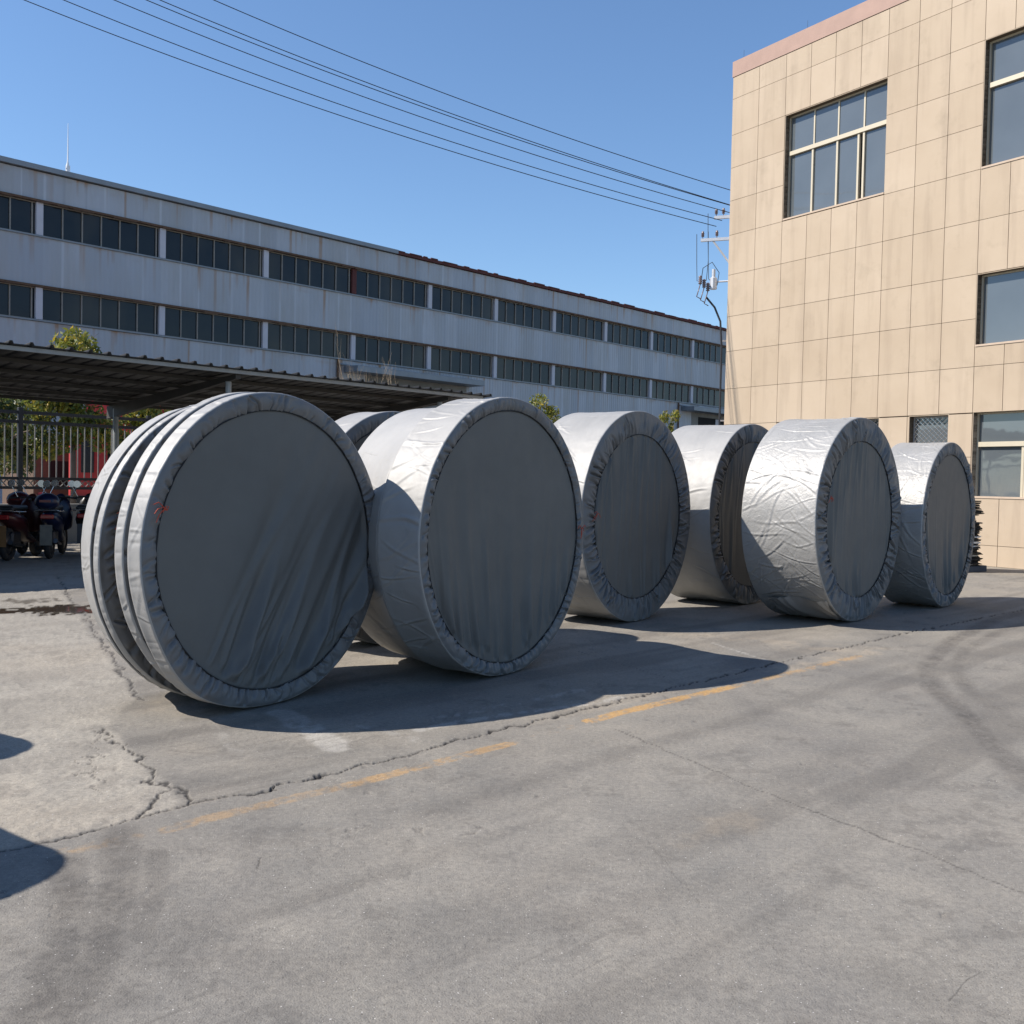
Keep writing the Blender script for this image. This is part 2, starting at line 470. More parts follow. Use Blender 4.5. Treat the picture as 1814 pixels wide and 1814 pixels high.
    # tan wear in front of the right-hand rolls
    for pl, wd, st in ([(1150,1118),(1350,1135),(1480,1150)], .35, .5), ([(1380,1185),(1480,1170),(1560,1150)], .12, .55), ([(330,1250),(520,1290)], .25, .4), ([(1230,1480),(1330,1450)], .12, .45):
        d = dist(pl, .3); at['warm'][:] = np.maximum(at['warm'], st*np.exp(-(d/wd)**2)*sstep(.3, .65, fbm(xs*5, ys*5, 8, 4)))
    # tyre tracks and grime
    rub = .45+.8*fbm((xs*.8+ys*.6)*4.3, (ys*.8-xs*.6)*4.3, 61, 6, .65)
    tread = .5+.6*(fbm((xs*.8+ys*.6)*26, (ys*.8-xs*.6)*26, 63, 4)-.3)
    def track(pl, wd, st, jit=.05, soft=1.0):
        d = dist(pl, jit)
        at['grime'][:] = np.maximum(at["grime"], 1.0*st*np.clip(rub, 0, 1)*np.clip(tread, 0, 1.1)*np.exp(-(d/(wd*.95))**(2.2*soft)))
    track([(760,1440),(900,1398),(1101,1332),(1303,1277),(1504,1211),(1656,1166),(1720,1140)], .11, .62)
    track([(700,1665),(900,1594),(1127,1493),(1328,1408),(1504,1337),(1681,1272)], .15, .45)
    track([(980,1330),(1160,1290),(1330,1240)], .12, .25)
    track([(1840,1400),(1814,1372),(1756,1322),(1696,1251),(1650,1216),(1640,1181),(1686,1136),(1756,1100),(1830,1080)], .11, 1.15, .03, 1.5)
    track([(1860,1330),(1780,1270),(1720,1225),(1690,1190),(1710,1150),(1780,1115),(1850,1095)], .09, .95, .03, 1.5)
    track([(1500,1180),(1640,1160),(1814,1110)], .16, .45)
    track([(119,1526),(129,1620),(109,1695),(60,1794),(30,1840)], .085, 1.1, .05, 1.5)
    track([(213,1472),(213,1546),(188,1645),(149,1745),(100,1830)], .09, 1.1, .05, 1.5)
    track([(278,1511),(268,1586),(243,1665)], .06, .8, .05, 1.5)
    track([(340,1640),(450,1700),(560,1730),(740,1670),(900,1640),(1300,1560)], .13, .42)
    track([(560,1520),(700,1460),(840,1400)], .10, .3)
    track([(0,1100),(60,1062),(130,1052)], .5, .25)
    track([(300,1330),(380,1336)], .012, .8); track([(300,1375),(420,1390),(520,1378)], .014, .6)
    track([(1200,1640),(1260,1660),(1330,1640)], .1, .35); track([(1560,1720),(1680,1780)], .14, .5)
    # stripes of dirt along the driving direction (parallel to the joint)
    u = (xs*d0[0]+ys*d0[1])/np.hypot(*d0)
    st_ = fbm(side*3.2, u*.35, 51, 5)
    at['grime'][:] = np.maximum(at['grime'], .42*sstep(.5, .74, st_)*(1-.5*leftslab))
    # scraped white marks
    def white(pl, wd, st, hard=.5, sc=(14, 14), seed=70, thr=.45):
        d = dist(pl, .05); nn = fbm(xs*sc[0], ys*sc[1], seed, 4)
        at['white'][:] = np.maximum(at['white'], st*(1-sstep(wd*hard, wd, d))*sstep(thr-.12, thr+.15, nn))
    white([(500,1262),(555,1296),(598,1324)], .12, .55, .6, (9, 9), 71, .33)
    white([(744,1293),(819,1278),(900,1265),(1041,1247),(1100,1236)], .055, .5, .5, (20, 8), 72, .42)
    white([(770,1275),(860,1256),(960,1238),(1030,1222)], .06, .35, .4, (24, 10), 73, .5)
    white([(1258,1138),(1365,1172)], .02, .55, .5, (20,20), 74, .4)
    white([(1640,1080),(1700,1085)], .05, .5, .5, (10,10), 74, .4)
    white([(330,1225),(420,1330)], .05, .2, .2, (16,16), 75, .5)
    white([(640,1285),(700,1300),(740,1312)], .06, .35, .3, (16,16), 76, .5)
    # worn yellow line
    def yel(pl, wd, st, thr):
        d = dist(pl, .02); nn = .5*fbm(xs*7, ys*7, 82, 3)+.5*fbm(xs*34, ys*34, 81, 4)
        at['yellow'][:] = np.maximum(at['yellow'], st*(1-sstep(wd*.85, wd*1.05, d))*sstep(thr-.12, thr+.2, nn))
    yel([(1043,1277),(1100,1262),(1180,1243),(1290,1218)], .055, .8, .36)
    yel([(1290,1218),(1450,1180),(1520,1163)], .05, .55, .48)
    yel([(620,1390),(740,1360),(900,1318)], .05, .55, .45)
    yel([(120,1508),(300,1468),(450,1430),(620,1390)], .05, .35, .50)
    yel([(900,1318),(1043,1277)], .05, .3, .6)
    # wet patch
    d = dist([(-60,1083),(60,1082),(120,1078),(165,1084),(215,1080),(260,1078)], .55)
    wetm = (1-sstep(.18, .30, d+ (fbm(xs*3, ys*5, 9, 4)-.5)*.7))
    at['wet'][:] = np.clip(wetm, 0, 1)
    d = dist([(20,1062),(60,1068),(90,1063)], .5)
    at['wet'][:] = np.maximum(at['wet'], .6*(1-sstep(.02, .16, d)))
    # patchy dirt, scuffs and fine scratches
    mot = fbm(xs*4.5, ys*4.5, 111, 5); mot2 = fbm(xs*15, ys*15, 113, 4)
    at['grime'][:] = np.maximum(at['grime'], .34*sstep(.50, .72, mot)*sstep(.35, .65, mot2))
    at['light'][:] = np.maximum(at['light'], .30*sstep(.56, .78, fbm(xs*2.6, ys*2.6, 117, 5))*sstep(.3, .6, mot2))
    scr = fbm(side*26, u*1.1, 121, 3)
    at['grime'][:] = np.maximum(at['grime'], .30*sstep(.66, .76, scr)*sstep(.45, .6, fbm(xs*.8, ys*.8, 122, 3)))
    # relief
    z += .004*(fbm(xs*2, ys*2, 2, 3)-.5) + .0035*(fine-.5)*(1+1.2*leftslab) + .012*leftslab*(fbm(xs*7, ys*7, 19, 4)-.5)
    pit = .5*sstep(.76, .84, fbm(xs*13, ys*13, 25, 3))*sstep(.5, .62, fbm(xs*1.1, ys*1.1, 26, 2))
    z -= .006*pit; at['grime'][:] = np.maximum(at['grime'], .8*pit)
    V[near, 2] = z*(1-at['wet'])
    me = np_mesh('ground', V, grid_faces(nu, nv, True))
    for k, a in at.items():
        full = np.zeros(n); full[near] = a; set_attr(me, k, full)
    tag(link_mesh('ground', me, M['ground'], smooth=True), kind='structure')
build_ground()

# ------------------------------------------------------------------ beige building
FB = (5.677, 27.650); F_ROT = math.atan2(-.84038, .54200)
bld = empty('office_building', (*FB, 0), F_ROT, label='three storey beige panelled building on the right with pink coping', cat='building')
XJ = [0, .95, 1.86, 2.66, 3.41, 4.16, 4.90, 5.70, 6.48, 7.28, 7.94, 8.75, 9.6, 10.5, 11.4, 12.3, 13.2, 14.1, 15.0]
ZJ = [0, .43, 1.41, 2.26, 3.19, 4.15, 5.15, 6.08, 7.19, 8.25, 9.16, 10.03, 10.90, 11.85, 12.43]
# window openings (u0,u1,z0,z1)
WIN = dict(upper=(1.88, 4.90, 8.27, 10.88), topright=(7.29, 9.6, 8.25, 10.89), mid=(7.29, 9.6, 4.57, 6.06),
           low=(7.30, 9.6, 1.41, 3.19), grille=(5.76, 6.72, 2.42, 3.17), hid=(4.02, 4.95, 2.42, 3.17), hid2=(2.3, 3.2, 2.42, 3.17),
           mid2=(1.88, 4.90, 40, 41), off1=(11.4, 13.2, 8.25, 10.89), off2=(11.4, 13.2, 4.57, 6.06), off3=(11.4, 13.2, 1.41, 3.19))
del WIN['mid2']
DEPTH = .22
def carve(x0, x1, z0, z1, holes):
    rects = [(x0, x1, z0, z1)]
    for (a, b, c, d) in holes:
        out = []
        for (p, q, r, s) in rects:
            if b <= p+1e-6 or a >= q-1e-6 or d <= r+1e-6 or c >= s-1e-6: out.append((p, q, r, s)); continue
            if c > r: out.append((p, q, r, c))
            if d < s: out.append((p, q, d, s))
            r2, s2 = max(r, c), min(s, d)
            if a > p: out.append((p, a, r2, s2))
            if b < q: out.append((b, q, r2, s2))
        rects = out
    return rects
rng = random.Random(4)
pm = MB(); g = .006
for i in range(len(XJ)-1):
    for j in range(len(ZJ)-1):
        pm.t = rng.random()
        for (a, b, c, d) in carve(XJ[i]+g, XJ[i+1]-g, ZJ[j]+g*.8, ZJ[j+1]-g*.8, WIN.values()):
            if b-a > .03 and d-c > .03: pm.box(a, b, -.02, .004, c, d)
pm.build('facade_panels', M['tile'], bld)
bk = MB()
xs_ = sorted({0, 15.0, *[v for w_ in WIN.values() for v in w_[:2]]}); 
for a, b in zip(xs_[:-1], xs_[1:]):
    for (p, q, r, s) in carve(a, b, 0, 12.43, WIN.values()):
        bk.box(p, q, .006, DEPTH+.02, r, s)
bk.build('wall', M['grout'], bld)
body = MB(); body.box(0.01, 15.0, DEPTH+.06, 12, 0, 12.5); body.box(0, .009, -.018, 12, 0, 12.43)
body.build('building_core', M['sill'], bld)
cp = MB(); cp.box(-.02, 15.02, -.035, 12, 12.435, 12.84)
cp.build('coping', M['parapet'], bld)
sp = MB()
for u in (.25, 2.4, 4.4): MB().tube([(u, .1, 12.83), (u, .1, 13.1)], .0035, 5).build('lightning_rod', M['dark_metal'], bld)
def window(a, b, c, d, vs, hz, frame=M['alu'], low_v=None, openp=None, fw=.035):
    fr = MB(); y0, y1 = DEPTH-.085, DEPTH-.02
    if openp is not None: pass
    fr.box(a, a+fw, y0, y1, c, d); fr.box(b-fw, b, y0, y1, c, d)
    fr.box(a+fw, b-fw, y0, y1, c, c+fw); fr.box(a+fw, b-fw, y0, y1, d-fw, d)
    for z in hz: fr.box(a+fw, b-fw, y0-.03, y1, z-.05, z+.05)
    zz = hz[0] if hz else c
    for v in vs: fr.box(v-.02, v+.02, y0+.01, y1, zz+.05, d-fw)
    for v in (low_v if low_v is not None else vs): fr.box(v-.026, v+.026, y0-.005, y1-.002, c+fw, zz-.05)
    o = fr.build('window', frame, bld)
    top = [a+fw]+list(vs)+[b-fw]
    for p, q in zip(top[:-1], top[1:]):
        gm = MB(); gm.box(p+.012, q-.012, y0+.03, y0+.038, zz+.045, d-fw*.5); gm.build('glass_pane', M['glass'], o)
    lv = [a+fw]+list(low_v if low_v is not None else vs)+[b-fw]
    if hz:
        for k, (p, q) in enumerate(zip(lv[:-1], lv[1:])):
            if openp is not None and k == openp: continue
            gm = MB(); gm.box(p+.012, q-.012, y0+.04, y0+.048, c+fw*.5, zz-.045); gm.build('glass_pane', M['glass'], o)
    jm = MB(); jm.box(a-.012, a, -.016, DEPTH, c, d); jm.box(b, b+.012, -.016, DEPTH, c, d); jm.box(a-.012, b+.012, -.016, DEPTH, d+.0005, d+.012)
    jm.build('window_reveal', M['tile'], o)
    s_ = MB(); s_.box(a+.004, b-.004, -.035, y0-.001, c-.005, c+.035); s_.build('sill', M['sill'], o)
    bb = MB(); bb.box(a, b, DEPTH+.0, DEPTH+.01, c, d); bb.build('dark_interior', M['black_in'], o)
    return o
window(*WIN['upper'], [2.67, 3.41, 4.16], [9.95], low_v=[2.65, 3.40, 4.02, 4.17], openp=3)
window(*WIN['topright'], [8.45], [9.98])
window(*WIN['mid'], [8.33], [])
window(*WIN['low'], [8.36], [2.53], low_v=[8.32, 8.38])
for k in ('off1', 'off2', 'off3'): window(*WIN[k], [12.3], [(WIN[k][2]+WIN[k][3])/2+.2])
for k in ('grille', 'hid', 'hid2'):
    a, b, c, d = WIN[k]
    o = window(a, b, c, d, [], [], M['alu_grey'])
    gr = MB(); y = DEPTH-.105
    n = 5
    for i in range(-6, 12):
        for sgn in (1, -1):
            pts = []
            for t in np.linspace(0, 1, 24):
                x = a + (i/8.)*(b-a) + sgn*t*(d-c)*1.0; z = c+.04+t*(d-c-.08)
                if a+.03 < x < b-.03: pts.append((x, y, z))
            if len(pts) > 2: gr.tube([pts[0], pts[-1]], .0065, 5)
    gr.build('security_grille', M['chrome'], o)
o = MB().box(7.085, 7.20, -.030, -.021, 1.62, 2.16).build('notice', simple('yellow_paper', (.80,.72,.10), .7), None)
o.location = (*FB, 0); o.rotation_euler = (0, 0, F_ROT)
tag(o, 'yellow notice sheet pasted on the beige wall left of the ground floor window', 'notice')

# ------------------------------------------------------------------ factory
FO = (-21.487, 46.361); FA_ROT = math.atan2(.73574, .67726)
fac = empty('factory_building', (*FO, 0), FA_ROT, label='long weathered grey factory hall with two ribbon window bands', cat='building')
U0, U1 = -20.0, 72.0
def band(name, z0, z1, seed, rust_top=1.0):
    us = np.arange(U0, U1, .055); zs = np.linspace(z0, z1, max(8, int((z1-z0)/.12)))
    U, Z = np.meshgrid(us, zs, indexing='ij')
    r = np.random.RandomState(seed)
    tone = np.zeros(len(us)); lite = np.zeros(len(us)); rust1 = np.zeros(len(us)); yy = np.zeros(len(us)); rl = np.zeros(len(us))
    u = U0
    while u < U1:
        wd = r.uniform(.85, 1.05)
        k = (us >= u) & (us < u+wd)
        tone[k] = .5+r.uniform(-.5, .5)*.9
        e = np.abs(us-u) < .045
        q = r.rand()
        if q < .35: lite[e] = r.uniform(.3, .8)
        elif q < .55: tone[e] = -.6
        if r.rand() < .24:
            e2 = np.abs(us-u) < r.uniform(.05, .11); rust1[e2] = r.uniform(.5, .95); rl[e2] = r.uniform(.5, 3.5)
        for _ in range(r.randint(0, 3)):
            v = u+r.rand()*wd; e2 = np.abs(us-v) < r.uniform(.04, .1)
            rust1[e2] = np.maximum(rust1[e2], r.uniform(.15, .5)); rl[e2] = np.maximum(rl[e2], r.uniform(.3, 1.8))
        u += wd
    prof = .02*np.abs(np.sin(us*math.pi/.25))
    T = np.broadcast_to(tone[:, None], U.shape) + .35*(fbm(U*1.2, Z*.5, seed, 4)-.5)
    fall = np.clip(1-(z1-Z)/np.maximum(rl[:, None], .05), 0, 1)**.7
    Rm = rust1[:, None]*fall*(.5+.8*fbm(U*8, Z*1.5, seed+5, 3))
    Rm += .5*sstep(.55, .8, fbm(U*1.1, Z*3+9, seed+9, 4))*np.exp(-((z1-Z)/.25)**2)
    Lm = lite[:, None]*(.55+.6*fbm(U*3, Z*2, seed+2, 2))
    V = np.stack([U, -prof[:, None]*np.ones_like(Z), Z], -1).reshape(-1, 3)
    me = np_mesh(name, V, grid_faces(len(us), len(zs)))
    set_attr(me, 'tone', np.clip(T, 0, 1)); set_attr(me, 'lite', np.clip(Lm, 0, 1)); set_attr(me, 'rust', np.clip(Rm, 0, 1))
    o = link_mesh(name, me, M['clad'], fac)
    return o
band('cladding_band', 13.72, 14.98, 1); band('cladding_band', 9.95, 12.08, 2); band('cladding_band', 0.0, 8.30, 3)
core = MB(); core.box(U0, U1, .32, 24, 0, 15.0); core.build('building_core', M['clad_trim'], fac)
rf = MB(); rf.box(U0-.2, 21.0, -.22, 24, 15.02, 15.24); rf.build('roof_gutter', M['clad_trim'], fac)
rf = MB(); rf.box(21.01, U1+.2, -.16, 24, 15.02, 15.16); rf.build('roof_edge', M['rust_red'], fac)
pm = MB()
uu = 21.0; rr_ = random.Random(3)
while uu < 60:
    L_ = rr_.uniform(.3, 1.4); pm.box(uu, uu+L_, -.19, -.1, 15.162, 15.17+rr_.uniform(.02, .09)); uu += L_+rr_.uniform(.1, .9)
pm.box(21.0, 60, -.188, -.16, 15.161, 15.185); pm.build('flaking_flashing', M['rust_red'], fac)
for (z0, z1, hi) in ((12.17, 13.66, True), (8.40, 9.86, False)):
    gt = MB(); gt.box(U0, U1, -.13, .0, z1-.02, z1+.075); 
    uu = U0
    while uu < U1:
        L_ = rr_.uniform(.2, 1.3); gt.box(uu, uu+L_, -.15, -.131, z1-.04+rr_.uniform(-.02, .02), z1+.04); uu += L_+rr_.uniform(.02, .5)
    gt.build('rusty_gutter', M['rust'], fac)
    sl = MB(); sl.box(U0, U1, -.10, .06, z0-.085, z0-.02); sl.build('window_ledge', M['clad_trim'], fac)
    for k in range(-3, 12):
        u = k*5.955; 
        p = MB(); p.bbox(u-.155, u+.155, -.03, .25, z0, z1-.03, .01)
        p.build('pier', M['rust_red'] if (k == 3 and hi) else M['white_pier'], fac)
        if u+6 > U1: continue
        a, b = u+.16, u+5.955-.16
        wm = MB(); wm.box(a, b, .14, .16, z0-.02, z1); wo = wm.build('window', M['glass_dark'], fac)
        mm = MB()
        for q in range(1, 6): 
            x = a+(b-a-.18)*q/6; mm.box(x-.028, x+.028, .07, .139, z0-.02, z1-.02)
        mm.box(b-.17, b-.11, .07, .139, z0-.02, z1-.02)
        mm.box(a, b, .072, .137, z0-.019, z0+.03); mm.box(a, b, .072, .137, z1-.07, z1-.021)
        mm.build('mullion_frame', M['mullion'], wo)
# canopies and doors below the lower windows
for (a, b, zc) in ((17.2, 27.5, 7.95), (52.0, 60.5, 8.0)):
    c = MB(); c.bbox(a, b, -1.3, -.03, zc-.35, zc, .02); c.build('canopy', M['clad_trim'], fac)
    c = MB(); c.box(a+1.6, b-.4, -.045, -.024, 0, zc-.36); c.build('wall_recess', M['dirty_wall'], fac)
    c = MB(); c.tube([(a-.5, -.12, 8.3), (a-.5, -.12, 0)], .07, 8); c.build('downpipe', M['rust'], fac)
    c = MB(); c.tube([(a-.4, -.14, zc+.1), (a+2.2, -.14, zc-.02)], .05, 8); c.build('pipe', M['clad_trim'], fac)
c = MB(); c.box(54.6, 60.2, -.07, -.047, 0, 7.3); c.build('sliding_door', M['black_in'], fac)
c = MB(); c.box(57.3, 57.75, -.09, -.071, 6.4, 7.25); c.build('white_window_sliver', M['white_pier'], fac)  # white sliver of window over the dark door

# ------------------------------------------------------------------ comms mast far behind
mst = empty('radio_mast', (-65.5, 150, 0), 0, label='thin white radio mast rising beyond the factory roof at upper left', cat='mast')
mm = MB()
for k in range(3):
    t = 2*math.pi*k/3; mm.tube([(.8*math.cos(t), .8*math.sin(t), 0), (.3*math.cos(t), .3*math.sin(t), 46.0)], .05, 6)
for i in range(23):
    z = 2*i; r0 = .8-.5*z/46
    for k in range(3):
        t = 2*math.pi*k/3; t2 = 2*math.pi*(k+1)/3
        mm.tube([(r0*math.cos(t), r0*math.sin(t), z), (r0*.98*math.cos(t2), r0*.98*math.sin(t2), z+1.9)], .03, 4)
mm.build('lattice', M['mast'], mst)
MB().lathe([(.2, 43.5), (.22, 46), (.1, 46.6), (.07, 49), (.03, 52), (.0, 52.2)], n=10).build('antenna_spike', M['mast'], mst, True)

# ------------------------------------------------------------------ shed
SH = (-7.62, 15.12); HF, HB, SD = 3.42, 3.02, 4.9
shed = empty('parking_shed', (*SH, 0), FA_ROT, label='open parking shed with dark corrugated roof behind the covered rolls', cat='shed')
L0, L1 = -13.0, 10.2
us = []; hs = []
u = L0
while u < L1-.05:
    us += [u, u+.215, u+.235, u+.265, u+.285]; hs += [0, 0, .045, .045, 0]; u += .3
us.append(L1); hs.append(0)
vs = np.array(us); nvv = 6
V = []
for k, uu in enumerate(us):
    for j in range(nvv):
        t = j/(nvv-1.); V.append((uu, -.12+t*(SD+.2), HF+(HB-HF)*t+hs[k]+.006*math.sin(uu*3+t*4)))
me = np_mesh('roof_sheet', np.array(V), grid_faces(len(us), nvv))
o = link_mesh('roof_sheet', me, M['shed_sheet'], shed)
md = o.modifiers.new('thick', 'SOLIDIFY'); md.thickness = .012; md.offset = 1
for t in (0.0, .2, .4, .6, .8, .98):
    z = HF+(HB-HF)*t
    p = MB(); p.box(L0, L1, t*SD-.03, t*SD+.03, z-.075, z-.012); p.build('purlin', M['shed_steel'] if t else M['post_grey'], shed)
for u in (-11.5, -6.3, -1.1, 4.08, 9.26):
    p = MB(); p.add([(u-.05, .04, HF-.075), (u+.05, .04, HF-.075), (u+.05, SD, HB-.08), (u-.05, SD, HB-.08),
                     (u-.05, .04, HF-.16), (u+.05, .04, HF-.16), (u+.05, SD, HB-.34), (u-.05, SD, HB-.34)],
                    [(0,1,2,3),(7,6,5,4),(0,4,5,1),(1,5,6,2),(2,6,7,3),(3,7,4,0)])
    p.build('rafter', M['shed_steel'], shed)
    for v in (.35, SD-.3):
        p = MB(); p.tube([(u, v, 0), (u, v, HF+(HB-HF)*v/SD-.16)], .055, 10); p.build('post', M['post_grey'], shed)

p = MB(); p.box(-2.06, -2.0, .1, SD-.1, 0, HB-.1); p.build('added_shade_screen', M['shed_sheet'], shed)  # sheet added out of view to cut sun and sky light under the roof
# ------------------------------------------------------------------ fence behind the shed
fe = empty('iron_fence', (-10.6, 21.6, 0), FA_ROT, label='iron fence with black rails and pale bars behind the parking shed', cat='fence')
FL0, FL1 = -3.0, 8.0
for z, h in ((2.80, .035), (2.60, .035), (1.40, .03), (1.20, .03)):
    b = MB(); b.box(FL0, FL1, -.03, .03, z-h, z+h); b.build('rail', M['fence_black'], fe)
u = FL0+.1
while u < FL1:
    b = MB(); b.tube([(u, 0, 1.43), (u, 0, 2.565)], .014, 6); b.build('fence_bar', M['fence_pale'], fe); u += .155
lt = MB()
u = FL0
while u < FL1-.1:
    lt.tube([(u, 0, 1.23), (u+.13, 0, 1.37)], .012, 4); lt.tube([(u+.13, 0, 1.23), (u, 0, 1.37)], .012, 4); u += .14
lt.build('lattice_strip', M['fence_pale'], fe)
for u in (-2.9, .2, 3.1, 6.2):
    b = MB(); b.bbox(u-.05, u+.05, -.05, .05, 0, 2.9, .008); b.build('post', M['fence_black'], fe)
wl = MB(); wl.bbox(FL0, 14, -.1, .1, 0, .85, .01)
o = wl.build('low_wall', M['dirty_wall']); o.location = (-10.6, 21.65, 0); o.rotation_euler = (0, 0, FA_ROT)
o.location = (-10.6-.0, 21.9, 0)
tag(o, 'low dirty rendered wall under the iron fence', 'wall')
wl = MB(); wl.bbox(-14, FL0-.1, -.1, .1, 0, 4.8, .01); wl.box(-14.05, FL0-.05, -.14, .14, 4.803, 4.9)  # wall added out of view, keeps sun off the ground around the scooters
o = wl.build('added_shade_wall', M['dirty_wall']); o.location = (-10.6, 21.6, 0); o.rotation_euler = (0, 0, FA_ROT)
tag(o, 'tall wall added out of view on the fence line to shade the shed', 'wall')

# ------------------------------------------------------------------ trees
def leaf_cloud(clusters, n, size, seed, droop=.5):
    """clusters: list of (centre, radii)"""
    r = np.random.RandomState(seed)
    V = []; F = []; T = []
    wts = np.array([c[1][0]*c[1][1]*c[1][2] for c in clusters])**.8; wts /= wts.sum()
    for i in range(n):
        c, ra = clusters[r.choice(len(clusters), p=wts)]
        d = r.normal(size=3); d /= np.linalg.norm(d); q = r.rand()**.45
        p = np.array(c)+d*q*np.array(ra)
        a = r.normal(size=3); a[2] -= droop*2; a /= np.linalg.norm(a)
        b = np.cross(a, r.normal(size=3)); b /= np.linalg.norm(b)+1e-6
        nn = np.cross(a, b)
        s = size*r.uniform(.6, 1.3)
        k = len(V)
        V += [p-a*s, p+b*s*.42+nn*s*.12, p+a*s, p-b*s*.42+nn*s*.12]
        F.append((k, k+1, k+2, k+3)); t = np.clip(r.normal(.45, .28), 0, 1); T += [t]*4
    return np.array(V), np.array(F), np.array(T)
def tree(loc, clusters, n, size, seed, trunk_h, label, mat='leaf', cat='tree', droop=.5, tr=.07, group=None):
    root = empty('tree', (*loc, 0), 0, label=label, cat=cat, group=group)
    rr2 = random.Random(seed)
    V, F, T = leaf_cloud(clusters, n, size, seed, droop)
    me = np_mesh('crown', V, F); set_attr(me, 'tone', T)
    link_mesh('crown', me, M[mat], root)
    b = MB()
    top = clusters[0][0]
    b.tube([(0, 0, -.05), (rr2.uniform(-.05, .05), 0, trunk_h*.5), (top[0]*.3, top[1]*.3, trunk_h)], [tr*1.2, tr, tr*.75], 8)
    for c, ra in clusters:
        b.tube([(top[0]*.3, top[1]*.3, trunk_h*.9), ((c[0]+top[0]*.3)/2+rr2.uniform(-.1,.1), (c[1]+top[1]*.3)/2, (trunk_h+c[2])/2), c], [tr*.5, tr*.35, tr*.12], 5)
        for _ in range(3):
            e = (c[0]+rr2.uniform(-1,1)*ra[0], c[1]+rr2.uniform(-1,1)*ra[1], c[2]+rr2.uniform(-.6,1)*ra[2])
            b.tube([c, e], [tr*.12, tr*.05], 4)
    b.build('trunk', M['bark'], root, True)
    return root
def clus(seed, n, R, z0, z1, r0, r1):
    q = random.Random(seed); out = []
    for i in range(n):
        a = q.uniform(0, 6.28); rad = R*math.sqrt(q.random()); z = q.uniform(z0, z1)
        k = q.uniform(r0, r1); out.append(((rad*math.cos(a), rad*math.sin(a), z), (k, k, k*q.uniform(.8, 1.5))))
    return out
tree((-10.9, 25.4), [((.0,0,4.5),(.6,.6,.62)), ((-.4,0,4.1),(.35,.4,.5)), ((.45,0,4.15),(.32,.4,.55))]+clus(5, 12, .85, 2.1, 3.6, .25, .45), 5200, .085, 5, 2.6, 'yellow green tree whose round crown tops the shed roof at left')
tree((-12.6, 24.6), clus(8, 16, 1.25, 1.9, 3.4, .3, .5), 4600, .085, 8, 2.3, 'drooping dull green tree behind the iron fence at the left edge', 'leaf_dark')
tree((-14.2, 27.5), clus(9, 14, 1.3, 1.8, 3.9, .35, .55), 3200, .1, 9, 2.3, 'dark tree farthest left beyond the iron fence', 'leaf_dark')
tree((-9.3, 26.2), clus(12, 11, .8, 2.2, 3.3, .22, .4), 2600, .08, 12, 2.4, 'thin yellow leaved tree in front of the red truck', 'leaf')
tree((.78, 28.0), [((-.1,0,3.72),(.28,.3,.25)), ((.22,0,3.45),(.25,.3,.22)), ((-.3,0,3.55),(.2,.2,.18)), ((.05,0,3.1),(.4,.4,.4))], 1500, .05, 13, 2.7, 'small bushy yellow tree showing just above the second roll column', droop=-.2, tr=.04)
tree((1.3, 30.0), [((0,0,3.3),(.17,.2,.2)), ((0,0,2.9),(.2,.2,.3))], 420, .045, 14, 2.6, 'tiny sapling top just left of the third roll', 'leaf_dark', droop=-.2, tr=.025)
tree((4.72, 31.0), [((-.18,0,3.55),(.18,.2,.24)), ((.15,0,3.62),(.17,.2,.2)), ((.02,0,3.25),(.1,.2,.25)), ((.1,0,2.95),(.12,.2,.3))], 620, .05, 15, 2.7, 'small loose tree between the third and fourth rolls', droop=.3, tr=.03)
def bare_shrub(loc, seed, h, n, label):
    root = empty('bare_shrub', (*loc, 0), 0, label=label, cat='shrub', group='bare shrubs behind the shed')
    q = random.Random(seed); b = MB()
    def br(p, d, L, r, dep):
        e = p+d*L; mid = p+d*L*.5+Vector((q.uniform(-.05,.05), q.uniform(-.05,.05), 0))*L
        b.tube([p, mid, e], [r, r*.8, r*.6], 4, False)
        if dep > 0:
            for _ in range(q.choice((2, 2, 3))):
                nd = (d+Vector((q.uniform(-.32,.32), q.uniform(-.3,.3), q.uniform(0,.35)))).normalized()
                br(p+d*L*q.uniform(.5, 1), nd, L*q.uniform(.45, .75), r*.55, dep-1)
    for i in range(n):
        br(Vector((q.uniform(-.25,.25), q.uniform(-.2,.2), 0)), Vector((q.uniform(-.12,.12), q.uniform(-.1,.1), 1)).normalized(), h*q.uniform(.5, .72), .02, 4)
    b.build('branches', M['twig'], root)
bare_shrub((-4.3, 29.5), 2, 3.8, 2, 'taller forked bare sapling standing left above the shed roof')
bare_shrub((-3.75, 29.5), 6, 3.8, 6, 'bushier bare sapling standing right above the shed roof')

# ------------------------------------------------------------------ red truck behind the fence
tk = empty('truck', (-13.25, 31.0, 0), math.radians(8), label='red truck parked behind the iron fence and trees', cat='truck')
b = MB(); b.bbox(-.2, 1.9, 0, 2.2, .75, 2.75, .08); b.build('cab', M['red_paint'], tk)
b = MB(); b.box(.18, .55, -.02, -.003, 1.55, 2.6); b.build('side_window', M['black_plastic'], tk)
b = MB(); b.box(.95, 1.75, -.02, -.003, 1.7, 2.5); b.build('windscreen', M['glass_dark'], tk)
b = MB(); b.box(-.25, 1.95, -.08, .1, .45, .85); b.build('bumper', M['black_plastic'], tk)
b = MB(); b.bbox(-.3, 2.3, 2.3, 8.5, .95, 3.95, .03)
for i in range(9): b.box(-.3+i*.29, -.22+i*.29, 2.26, 2.299, 1.0, 3.9)
b.build('cargo_box', M['red_paint'], tk)
for x in (-.05, 1.75):
    for y in (1.0, 4.5, 7.0):
        b = MB(); b.lathe([(0, -.14), (.44, -.14), (.47, -.08), (.47, .08), (.44, .14), (0, .14)], (x, y, .47), 'x', 20); b.build('wheel', M['rubber'], tk)

